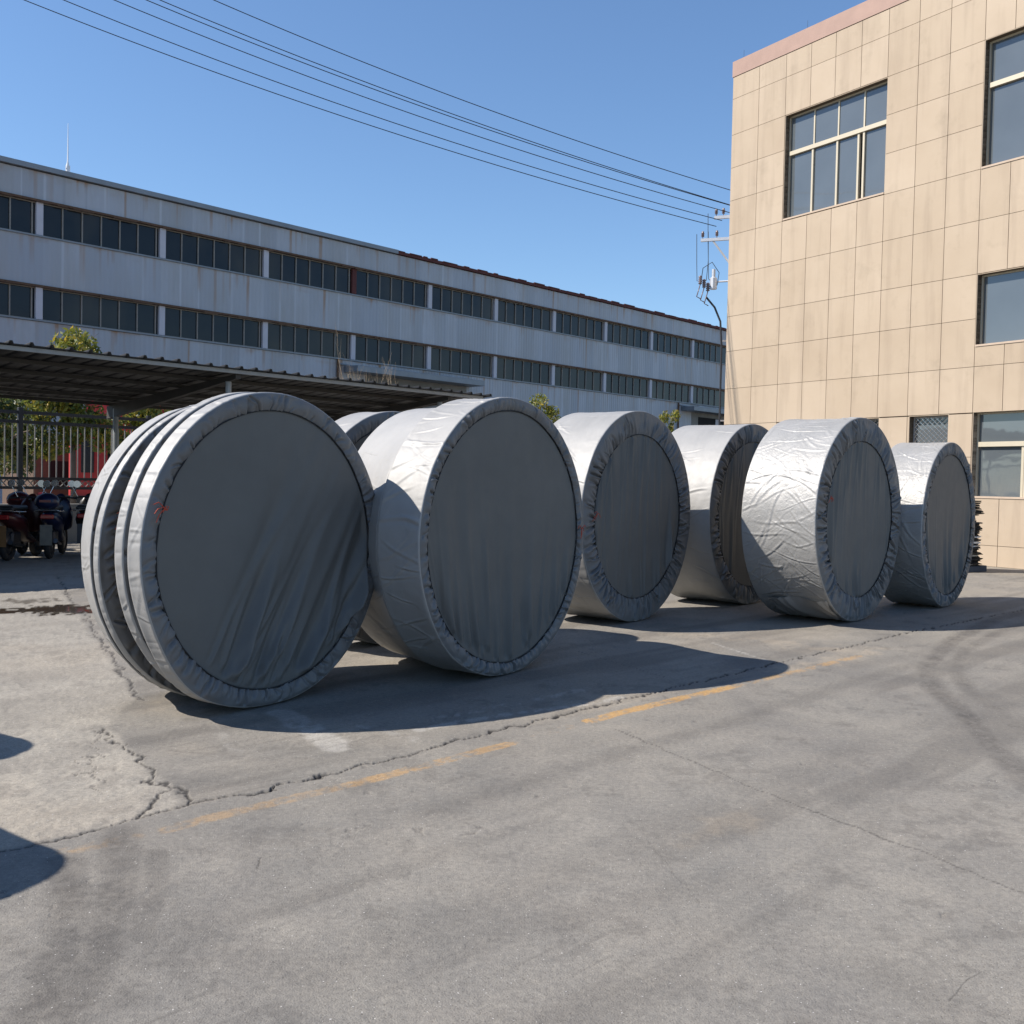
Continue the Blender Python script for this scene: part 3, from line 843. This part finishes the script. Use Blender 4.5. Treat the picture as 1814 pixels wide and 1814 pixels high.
# small brick hut behind the fence
hut = empty('brick_hut', (-15.2, 32.5, 0), FA_ROT, label='small brown brick hut beyond the iron fence left of the truck', cat='hut')
b = MB(); b.bbox(0, 2.2, 0, 2.5, 0, 2.3, .02); b.build('wall', simple('brown_brick', (.11,.07,.05), .9, var=.35, scale=10), hut)
b = MB(); b.bbox(-.15, 2.35, -.2, 2.6, 2.3, 2.42, .01); b.build('roof', M['dirty_wall'], hut)
b = MB(); b.box(.5, 1.2, -.02, -.003, 1.0, 1.9); b.build('window', M['black_in'], hut)

# ------------------------------------------------------------------ scooters
dim_red = simple('dull_red_lens', (.16,.015,.015), .3)
def scooter(name, loc, rz, label, body, plate, fair=None):
    root = empty(name, (*loc, 0), rz, label=label, cat='motor scooter', group='motor scooters parked under the shed')
    # rear faces local -y ; front +y
    body = tuple(x*.5 for x in body)
    bm_ = simple(name+'_body_paint', body, .3, .0, var=.1)
    for y, nm in ((0, 'wheel'), (1.25, 'wheel')):
        w_ = MB(); w_.ring(.235, .055, (0, y, .29), 'x', 28, 8); wo = w_.build(nm, M['rubber'], root, True)
        r_ = MB(); r_.lathe([(.02, -.05), (.07, -.05), (.19, -.03), (.2, 0), (.19, .03), (.07, .05), (.02, .05)], (0, y, .29), 'x', 20); r_.build('rim', M['dark_metal'], wo, True)
    f = MB()   # tail body: lofted sections along y
    secs = [(-.22, .07, .72, .80), (-.1, .13, .62, .86), (.15, .17, .5, .86), (.45, .17, .42, .80), (.6, .12, .3, .55), (.95, .11, .26, .36)]
    vs = []
    for (y, hw, z0, z1) in secs:
        for k in range(12):
            t = 2*math.pi*k/12; vs.append((hw*math.cos(t)*1.0, y, (z0+z1)/2+(z1-z0)/2*math.sin(t)))
    fs = [(i*12+k, i*12+(k+1) % 12, (i+1)*12+(k+1) % 12, (i+1)*12+k) for i in range(len(secs)-1) for k in range(12)]
    fs.append(tuple(range(11, -1, -1)))
    f.add(vs, fs); f.build('body', bm_, root, True)
    f = MB(); vs = []
    for (y, hw, z0, z1) in ((1.08, .2, .45, .62), (1.0, .23, .55, .95), (.98, .18, .8, 1.08), (1.02, .08, 1.0, 1.15)):
        for k in range(12):
            t = 2*math.pi*k/12; vs.append((hw*math.cos(t), y+.06*math.sin(t), (z0+z1)/2+(z1-z0)/2*math.sin(t)))
    f.add(vs, [(i*12+k, i*12+(k+1) % 12, (i+1)*12+(k+1) % 12, (i+1)*12+k) for i in range(3) for k in range(12)])
    f.build('front_fairing', fair and simple(name+'_fairing', fair, .3) or bm_, root, True)
    s_ = MB(); s_.bbox(-.14, .14, -.12, .55, .86, .95, .03); s_.build('seat', M['black_plastic'], root)
    if fair or 'blue' in label:
        t_ = MB(); t_.lathe([(0, 0), (.15, .01), (.2, .07), (.205, .15), (.17, .22), (.08, .27), (0, .28)], (0, -.22, .9), 'z', 18); tb = t_.build('top_box', bm_, root, True)
        t_ = MB(); t_.box(-.09, .09, -.43, -.4, 1.02, 1.06); t_.build('reflector', dim_red, tb)
    l_ = MB(); l_.bbox(-.11, .11, -.27, -.2, .72, .8, .015); l_.build('tail_light', simple(name+'_lens', (.3,.02,.02), .2), root)
    c_ = MB(); c_.tube([(-.2, -.25, .86), (-.17, -.33, .88), (.17, -.33, .88), (.2, -.25, .86), (.18, .3, .84)], .012, 6)
    c_.tube([(-.2, -.25, .86), (-.18, .3, .84)], .012, 6); c_.build('grab_rail', M['chrome'], root)
    p_ = MB(); p_.box(-.1, .1, -.315, -.308, .26, .62); p_.build('mudflap', simple(name+'_flap', tuple(x*.5 for x in plate), .5, var=.5, scale=9), root)
    h_ = MB(); h_.tube([(0, 1.18, .35), (0, 1.0, .95), (0, .95, 1.05)], .025, 8); h_.tube([(-.33, .84, 1.06), (-.15, .93, 1.08), (.15, .93, 1.08), (.33, .84, 1.06)], .016, 6)
    h_.build('handlebar', M['dark_metal'], root)
    for sx in (-1, 1):
        m_ = MB(); m_.tube([(sx*.2, .92, 1.08), (sx*.3, .9, 1.28)], .008, 5); m_.lathe([(0, -.01), (.065, -.01), (.065, .012), (0, .015)], (sx*.31, .9, 1.33), 'y', 14)
        m_.build('mirror', M['chrome'], root)
    e_ = MB(); e_.bbox(-.09, .09, .0, .35, .24, .5, .03); e_.tube([(.12, .3, .25), (.14, -.1, .3), (.14, -.25, .34)], [.03, .04, .045], 8); e_.build('engine', M['dark_metal'], root)
    return root
def ug(px, Z):   # world x for a picture column at depth Z
    d = RAY(px, 900); return d[0]/d[1]*Z
PROP = [(88, 18.2, 4, 'dark blue scooter with red reflector in the middle of the visible row', (.015,.025,.09), (.30,.26,.2), None),
        (14, 17.6, -6, 'dark maroon scooter with orange mudflap at the left picture edge', (.10,.02,.025), (.45,.2,.06), None),
        (150, 18.9, 8, 'black scooter half hidden behind the leftmost covered roll', (.015,.015,.018), (.06,.06,.07), None),
        (40, 19.1, -2, 'dusty maroon scooter parked behind and between the front two', (.13,.02,.03), (.08,.08,.08), (.16,.02,.035)),
        (-70, 17.2, 0, 'grey scooter just beyond the left picture edge', (.2,.2,.2), (.1,.1,.1), None)]
for i, (px, Z, rz, lab, bc, pc, fc_) in enumerate(PROP):
    scooter('motor_scooter', (ug(px, Z), Z), math.radians(rz+10), lab, bc, pc, fc_)

# ------------------------------------------------------------------ utility pole and wires
PX, PY = 6.02, 28.4
up = empty('utility_pole', (PX, PY, 0), 0, label='white concrete utility pole against the corner of the beige building', cat='utility pole')
MB().lathe([(.17, 0), (.15, 5), (.12, 9.75), (.0, 9.76)], n=16).build('pole', M['pole'], up, True)
wd = Vector((-1, -.27, 0)).normalized(); wp = Vector((-wd.y, wd.x, 0))    # wp across the line
if wp.x > 0: wp = -wp
wp = Vector((-.93, .36, 0)).normalized()
def arm(z, l0, l1, brace):
    a = MB(); p0 = wp*l0; p1 = wp*l1
    q = Vector((-wp.y, wp.x, 0))*.04
    a.add([p0-q+Vector((0,0,z-.04)), p1-q+Vector((0,0,z-.04)), p1+q+Vector((0,0,z-.04)), p0+q+Vector((0,0,z-.04)),
           p0-q+Vector((0,0,z+.04)), p1-q+Vector((0,0,z+.04)), p1+q+Vector((0,0,z+.04)), p0+q+Vector((0,0,z+.04))],
          [(0,3,2,1),(4,5,6,7),(0,1,5,4),(1,2,6,5),(2,3,7,6),(3,0,4,7)])
    a.build('crossarm', M['galv'], up)
    if brace:
        a = MB(); a.tube([wp*(l1*.65)+Vector((0,0,z-.04)), Vector((wp.x*.12, wp.y*.12, z-.75))], .03, 6); a.build('brace', M['galv'], up)
    for l in ((l1-.05, l1*.55, -.4) if brace else (l1-.05, l1*.6, -.3)):
        i_ = MB(); c = wp*l
        i_.lathe([(.012, 0), (.012, .05), (.045, .06), (.03, .09), (.05, .1), (.032, .13), (.05, .14), (.03, .17), (.035, .2), (0, .21)], (c.x, c.y, z+.04), 'z', 10)
        i_.build('insulator', M['insul'], up, True)
arm(8.62+.35, -1.0, .62, False); arm(8.62-.25, -1.0, .98, True)
sw = MB()
for k in range(3):
    c = wp*(.75+.13*k)+Vector((0, -.12*k, 6.95+.08*k))
    sw.lathe([(.02, 0), (.06, .02), (.035, .05), (.06, .08), (.035, .11), (.06, .14), (.035, .17), (.06, .2), (.02, .24)], c, 'z', 10)
    sw.tube([c, c+Vector((-.1, -.05, -.35)), c+Vector((.02, -.02, -.4))], .015, 5)
sw.build('cutout_switch', M['insul'], up, True)
sw = MB(); sw.tube([(-.12, .03, 7.2), tuple(wp*.62+Vector((0, 0, 7.2)))], .025, 6)
c = wp*.6+Vector((0, 0, 7.0)); sw.lathe([(0, 0), (.1, 0), (.1, .3), (.05, .34), (.05, .55), (0, .55)], c, 'z', 10); sw.build('switch_bracket', M['galv'], up)
cb = MB()
cb.tube([wp*.8+Vector((0,0,6.8)), wp*.55+Vector((0,0,6.5)), wp*.38+Vector((0,0,6.1)), wp*.33+Vector((0,0,5.4)), wp*.33+Vector((0,0,0))], .028, 8)
for k, (l, zt) in enumerate(((1.1, 8.55), (.8, 9.1), (.78, 8.6))):
    cb.tube([wp*l+Vector((0,0,zt)), wp*(l-.02)+Vector((0,0,zt-.8)), wp*(l-.04)+Vector((0,0,zt-1.3)), wp*(.9-.1*k)+Vector((0,0,7.25))], .009, 5)
cb.tube([wp*.95+Vector((0,0,7.2)), wp*.9+Vector((0,0,7.6)), wp*.65+Vector((0,0,7.75)), wp*.45+Vector((0,0,7.45)), wp*.5+Vector((0,0,7.1))], .011, 5)
cb.build('drop_cable', M['wire'], up)
cl = MB()
for z in (5.55, 3.35): cl.box(-.3, -.1, -.02, .02, z-.02, z+.02)
cl.build('cable_clamp', M['galv'], up)
wire_px = [([(378.3,0),(450,30.3),(850,188.7),(1294,336.8)], 'highest power wire, running alone above the others'),
           ([(281.6,0),(450,67.4),(850,219.7),(1252,351.2),(1294,362.5)], 'upper wire of the close pair that merges towards the pole'),
           ([(257.5,0),(450,76),(850,225.4),(1252,352.0),(1294,363.6)], 'lower wire of the close pair that merges towards the pole'),
           ([(200.4,0),(450,97.6),(850,243.8),(1294,376.7)], 'third power wire from the bottom, just below the close pair'),
           ([(111,0),(450,128.9),(850,268.6),(1253,384.7),(1279,389.5)], 'second power wire from the bottom, ending at the lower crossarm'),
           ([(41,0),(450,150),(850,285.9),(1241,393.3),(1269,400.8)], 'lowest power wire, ending at the tip of the lower crossarm')]
cpos = np.array([0, 0, H_EYE])
for pts, lab in wire_px:
    xs_p = [p[0] for p in pts]; ys_p = [p[1] for p in pts]
    co = np.polyfit(xs_p, ys_p, 2)
    d = RAY(pts[-1][0], pts[-1][1]); d = d/d[1]; end = cpos+d*28.2
    q = []
    for X in np.linspace(pts[-1][0], pts[0][0]-160, 26):
        dd = RAY(X, np.polyval(co, X))
        # meet vertical plane through end along wd
        nx, ny = -wd.y, wd.x
        t = ((end[0]-cpos[0])*nx+(end[1]-cpos[1])*ny)/(dd[0]*nx+dd[1]*ny)
        q.append(cpos+dd*t)
    # carry on to the next pole outside the picture
    s = q[-1]-q[-2]
    for _ in range(8): s = s*1.12; q.append(q[-1]+s*np.array([1, 1, .8]))
    if pts[-1][0] > 1290: q.insert(0, q[0]-(q[1]-q[0])*1.2)
    b = MB(); b.tube([tuple(p) for p in q], .010, 6); o = b.build('power_wire', M['wire'], None, True)
    tag(o, lab, 'power wire', 'overhead power wires')

# ------------------------------------------------------------------ covered rolls
def roll(name, X, Y, R, azd, L, label, seed, ri=.86, side='silver', folds=('v', 20, .012), gather=.008, ncr=90, crum=.003, ncrease=40, string=None, tight=0.0, torn=False, shear=0.0):
    az = math.radians(azd); TP = 2*math.pi
    root = empty(name, (X, Y, 0), -az, label=label, cat='covered roll', group='fabric covered rolls on the concrete yard')
    nph = 1080
    ph = np.arange(nph)*TP/nph
    rs_ = np.random.RandomState(seed)
    def outline(ph_):
        r = R*(1+.005*(fbm(ph_*9/TP, ph_*0, seed, 2, wrapx=9)-.5)*2)
        if tight: r = r + tight*R*(np.exp(-((ph_-math.radians(232))/.32)**2))
        return r
    def flat(z): return np.where(z < .03, .03-.03*np.tanh((.03-z)/.03)*.9, z)
    def wrap(a): return (a+math.pi) % TP - math.pi
    ro = outline(ph)
    # side sleeve
    ny = max(6, int(L/.012))
    e0 = [0, .003, .009]
    yv = np.concatenate([e0, np.linspace(.02, L-.02, ny), [L-.009, L-.003, L]])
    rin = np.interp(yv, [0, .003, .009, .02, L-.02, L-.009, L-.003, L], [-.010, -.004, -.001, 0, 0, -.001, -.004, -.010])
    P, Yv = np.meshgrid(ph, yv, indexing='ij')
    w1 = fbm(P*60/TP, Yv*2.2+seed, seed+3, 3, wrapx=60)
    w2 = fbm(P*26/TP, Yv*7+seed, seed+4, 4, wrapx=26)
    disp = crum*((w1-.5)*1.0+(w2-.5)*2.2)
    # individual creases across the cloth
    for _ in range(ncrease):
        pc, yc = rs_.rand()*TP, rs_.rand()*L
        ang = rs_.normal(0, .5) + (.45 if yc > L*.45 else -.45)*(1 if side != 'silver' else .3)
        ln, wd_, am = rs_.uniform(.08, .32), rs_.uniform(.006, .016), crum*rs_.uniform(.5, 1.5)
        k = np.abs(wrap(ph-pc))*R < .5
        a_ = wrap(P[k]-pc)*R; b_ = Yv[k]-yc
        # crease runs mostly along the roll's width
        u_ = b_*math.cos(ang)+a_*math.sin(ang); v_ = -b_*math.sin(ang)+a_*math.cos(ang)
        v_ = v_+.02*np.sin(u_*9+pc*5)
        disp[k] += am*(np.exp(-(v_/wd_)**2)-.6*np.exp(-((v_-wd_*1.7)/(wd_*1.3))**2))*np.exp(-(u_/ln)**4)
    # puckers drawn in by the hems
    pk = (1-np.abs(2*fbm(P*75/TP, Yv*1.5, seed+9, 2, wrapx=75)-1))**2
    disp -= .005*(pk-.3)*(np.exp(-Yv/.05)+np.exp(-(L-Yv)/.05))
    low = sstep(math.radians(180), math.radians(250), P)*(1-sstep(math.radians(290), math.radians(350), P))
    disp = disp*(1+1.0*low)
    taper = np.minimum(1, np.minimum(Yv, L-Yv)/.03)
    r = ro[:, None]+rin[None, :]+disp*taper-.010*min(1, L/.4)*np.sin(np.clip(Yv/L, 0, 1)*math.pi)
    Vx = r*np.cos(P)+shear*Yv; Vz = flat(R+r*np.sin(P))
    me = np_mesh('side_sleeve', np.stack([Vx, Yv, Vz], -1).reshape(-1, 3), grid_faces(nph, len(yv), True)[:, ::-1])
    link_mesh('side_sleeve', me, M[side], root, True)
    for face, nm in ((0, 'gathered_rim'), (1, 'rear_rim')):
        n2 = 1620 if face == 0 else 360
        ph2 = np.arange(n2)*TP/n2; ro2 = outline(ph2)
        nr = 30 if face == 0 else 6
        t = np.linspace(0, 1, nr)
        P, T = np.meshgrid(ph2, t, indexing='ij')
        rseam = R*ri*(1+.007*(fbm(P*14/TP, P*0+face, seed+21, 3, wrapx=14)-.5)*2)
        rseam = rseam + .006*np.sin(P*ncr*.5+3*np.sin(P*7))*(.4+.6*sstep(.2, -.9, np.sin(P)))
        r = (ro2[:, None]-.010)*(1-T)+rseam*T
        dy = np.zeros_like(P)
        if face == 0:
            dy += gather*2.4*(fbm(P*52/TP, T*1.1, seed+30, 2, wrapx=52)-.5)*np.minimum(1, T*5)
            rw = R*(1-ri)
            for i in range(ncr):
                pc = (i+rs_.uniform(-.45, .45))*TP/ncr; sk = rs_.normal(0, .35)*rw/R
                wd_ = rs_.uniform(.005, .013); am = gather*rs_.uniform(.6, 2.3); t0 = rs_.uniform(-.3, .55)
                if -.3 < math.sin(pc) and rs_.rand() < .35: am *= .4
                k = np.abs(wrap(ph2-pc))*R < .12
                q_ = (wrap(P[k]-pc)+sk*(1-T[k]))*r[k]+.004*np.sin(T[k]*7+i)
                w_ = wd_*(1+1.3*(1-T[k]))
                dy[k] += -am*(np.exp(-(q_/w_)**2)-.55*np.exp(-((q_-1.9*w_)/(w_*1.2))**2)-.35*np.exp(-((q_+2.1*w_)/(w_*1.5))**2))*sstep(t0, t0+.35, T[k])
            dy *= np.minimum(1, T*9)
        y = -.008*np.sin(np.pi*T)-dy+.012*T**4
        if face: y = L-y
        V = np.stack([r*np.cos(P)+(shear*L if face else 0), y, flat(R+r*np.sin(P))], -1).reshape(-1, 3)
        fs = grid_faces(n2, nr, True)
        me = np_mesh(nm, V, fs if face == 0 else fs[:, ::-1])
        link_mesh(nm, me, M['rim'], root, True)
        # inner panel
        nq = 130 if face == 0 else 8
        n3 = 720 if face == 0 else 120
        ph3 = np.arange(n3)*TP/n3
        t = np.linspace(1, 0, nq)**.85
        P3, T = np.meshgrid(ph3, t, indexing='ij')
        rs3 = R*ri*(1+.007*(fbm(P3*14/TP, P3*0+face, seed+21, 3, wrapx=14)-.5)*2)
        r = rs3*T
        x = r*np.cos(P3); z = r*np.sin(P3)
        dy = np.zeros_like(x)
        if face == 0:
            kind, nf, amp = folds
            dy += amp*.5*(fbm(x*2.2+3, z*1.6+seed, seed+40, 3)-.5)
            for i in range(nf):
                if kind == 'diag':
                    px_ = rs_.uniform(-.6, .9)*R*ri; pz_ = -math.sqrt(max(0, (R*ri)**2-px_**2))*rs_.uniform(.75, 1.0)
                    an = math.radians(rs_.uniform(52, 66)); ln = rs_.uniform(.35, 1.45)
                elif kind == 'low':
                    px_ = rs_.uniform(-.8, .85)*R*ri; pz_ = -math.sqrt(max(0, (R*ri)**2-px_**2))*rs_.uniform(.85, 1.0)
                    an = math.radians(90+px_*-14+rs_.normal(0, 3)); ln = rs_.uniform(.15, .9)
                else:
                    px_ = rs_.uniform(-.95, .95)*R*ri; pz_ = math.sqrt(max(0, (R*ri)**2-px_**2))
                    an = math.radians(-90+px_*4+rs_.normal(0, 3)); ln = rs_.uniform(.4, 1.7)
                    if i % 3 == 0: pz_ = -pz_; an = -an; ln *= .5
                wd_ = rs_.uniform(.012, .045)*(1.0 if kind != 'diag' else 1.35); am = amp*rs_.uniform(.4, 1.2)*wd_/.03
                u_ = (x-px_)*math.cos(an)+(z-pz_)*math.sin(an); v_ = -(x-px_)*math.sin(an)+(z-pz_)*math.cos(an)
                v_ = v_+.035*np.sin(u_*2.3+i)*np.clip(u_, 0, 1)
                w_ = wd_*(.55+.9*np.clip(u_/max(ln, .3), 0, 1.2))
                dy += am*(np.exp(-(v_/w_)**2)-.55*np.exp(-((v_-1.8*w_)/(w_*1.3))**2))*np.exp(-np.clip(u_/ln, 0, None)**2.2)*sstep(-.06, .02, u_)
            edge = sstep(1.0, .96, T)
            dy = dy*edge
        y = .016+.010*(1-T**2)-dy
        y = np.where(T >= .999, .020, y)
        if face: y = L-.02+0*y
        V = np.stack([x+(shear*L if face else 0), y, flat(R+z)], -1).reshape(-1, 3)
        fs = grid_faces(n3, nq, True)
        me = np_mesh('end_panel', V, fs if face == 0 else fs[:, ::-1])
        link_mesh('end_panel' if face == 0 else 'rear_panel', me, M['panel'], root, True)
        if face == 0:
            c = MB(); pts = []
            for k in range(0, n3, 3):
                r_ = rs3[k, 0]; p_ = ph3[k]
                pts.append((r_*math.cos(p_), .008+.002*math.sin(p_*37), float(flat(np.array(R+r_*math.sin(p_))))))
            pts.append(pts[0])
            c.tube(pts, .0042, 6, False); c.build('seam_cord', M['cord'], root, True)
    if string is not None:
        for (ang, sc) in string:
            a = math.radians(ang); r_ = R*ri
            cx, cz = (r_+.01)*math.cos(a), R+(r_+.01)*math.sin(a)
            s_ = MB(); q = random.Random(seed)
            for k in range(5):
                pts = []
                ex, ez = q.uniform(-.11, .09)*sc, q.uniform(-.12, .07)*sc
                for t_ in (0, .35, .7, 1):
                    pts.append((cx+ex*t_+q.uniform(-.01, .01), -.03-.012*math.sin(t_*3), cz+ez*t_+.03*math.sin(t_*3.1)))
                s_.tube(pts, .003, 5)
            s_.build('tie_string', M['red_string'], root)
    if torn:
        n1, n2 = 60, 24
        V = []
        for i in range(n1):
            for j in range(n2):
                u_, v_ = i/(n1-1.), j/(n2-1.)
                a_ = math.radians(228+24*v_)
                rr3 = R*(1.012+.02*math.sin(u_*9+v_*4)*(1-v_)+.004*math.sin(u_*31+v_*9+3*math.sin(u_*8)))
                V.append((rr3*math.cos(a_), .02+u_*L*.8, max(.012, R+rr3*math.sin(a_))))
        me = np_mesh('loose_flap', np.array(V), grid_faces(n1, n2))
        link_mesh('loose_flap', me, M['silver'], root, True)
    return root
def along(X, Y, azd, L, lat):
    a = math.radians(azd); return X+L*math.sin(a)+lat*math.cos(a), Y+L*math.cos(a)-lat*math.sin(a)
A0 = (-1.591, 6.895); AZA = -55.7
roll('covered_roll', *A0, 1.058, AZA, .13, 'big upright roll heading the left column, its dark end creased by diagonal folds', 11, string=[(163, 1.0)], folds=('diag', 40, .017), tight=.035, ri=.885, ncr=84)
roll('covered_roll', *along(*A0, AZA, .165, 0), 1.06, AZA, .085, 'thin covered roll tight behind the big diagonal folded one', 12)
roll('covered_roll', *along(*A0, AZA, .45, 0), 1.03, AZA, .06, 'third roll back in the left column, showing its gathered rim and recessed dark end', 13, string=[(165, .8)], folds=('low', 12, .012))
roll('covered_roll', *along(*A0, AZA, .545, 0), 1.03, AZA, .42, 'last sliver of the left column of rolls, facing the scooters', 14, shear=.5)  # hidden length and shear stretched to shade the ground beside the next column
B0 = (-.0083, 8.15); AZB = -54.2
roll('covered_roll', *B0, 1.108, AZB, .41, 'large roll beside the diagonal folded one, with faint vertical folds and red string', 21, folds=('low', 30, .018), string=[(2, .8)], tight=.02, ri=.905, ncr=100, ncrease=90, crum=.004)
roll('covered_roll', *along(*B0, AZB, .445, .02), 1.088, AZB, .70, 'roll split only by a thin dark seam from the large one in front of it', 22, shear=.37)
roll('covered_roll', *along(*B0, AZB, 1.72, .53), 1.09, AZB, .34, 'rear roll whose lit top peeks out between the two front columns', 23)
roll('covered_roll', 1.44, 11.5, 1.185, -52, .80, 'upright roll with a wide gathered hem and oval end panel, third along the row', 31, ri=.775, folds=('top', 34, .019), gather=.013, ncr=120, string=[(178, .7)], ncrease=60, crum=.004)
roll('covered_roll', 3.17, 13.44, 1.185, -50.5, .95, 'shaded roll set back in the gap beside the crinkled silver one', 41, ri=.80, gather=.014, folds=('top', 26, .019), ncr=110, ncrease=60, crum=.004)
roll('covered_roll', 4.07, 11.92, 1.19, -48, .90, 'roll with crinkled shiny silver sleeve and crumpled lower edge', 51, ri=.765, side='silver_shiny', crum=.0034, ncrease=260, gather=.013, folds=('top', 30, .015), ncr=125, string=[(165, .6)], torn=True)
roll('covered_roll', 5.825, 13.599, 1.095, -49.6, .66, 'smallest roll of the row, standing closest to the beige building', 61, ri=.85, side='silver_shiny', crum=.0035, ncrease=200, gather=.012, folds=('low', 26, .014), ncr=110)
# two more rolls standing just outside the picture on the left; their shadows fall into view
roll('covered_roll', -3.93, 3.27, 1.0, -54, .6, 'covered roll outside the view casting the larger corner shadow', 71)
roll('covered_roll', -4.86, 4.98, 1.0, -54, .6, 'covered roll outside the view casting the smaller edge shadow', 72)

# ------------------------------------------------------------------ black rubber scrap stack by the wall
st = empty('rubber_stack', (8.66, 19.8, 0), F_ROT, label='ragged stack of black rubber sheets behind the rightmost roll', cat='rubber stack')
q = random.Random(9); z = .12
b = MB(); b.bbox(-.45, .35, -.4, .4, 0, .12, .01); b.build('pallet', simple('dark_pallet', (.04,.06,.09), .8), st)
b = MB(); wb = MB()
while z < 1.35:
    h = q.uniform(.018, .035); o_ = q.uniform(-.05, .05)
    if .95 < z < 1.05: o_ -= .12
    n = 14; vs = []
    for zz in (z, z+h):
        for k in range(n):
            t = 2*math.pi*k/n; r_ = .38+q.uniform(-.04, .04); vs.append((o_+r_*math.cos(t), r_*math.sin(t), zz))
    fs = [tuple(range(n-1, -1, -1)), tuple(range(n, 2*n))]+[(k, (k+1) % n, n+(k+1) % n, n+k) for k in range(n)]
    (wb if q.random() < .12 and z < .7 else b).add(vs, fs); z += h+q.uniform(.002, .012)
b.build('rubber_sheets', M['rubber'], st)
if wb.v: wb.build('white_liner_sheets', simple('white_liner', (.7,.7,.68), .6), st)
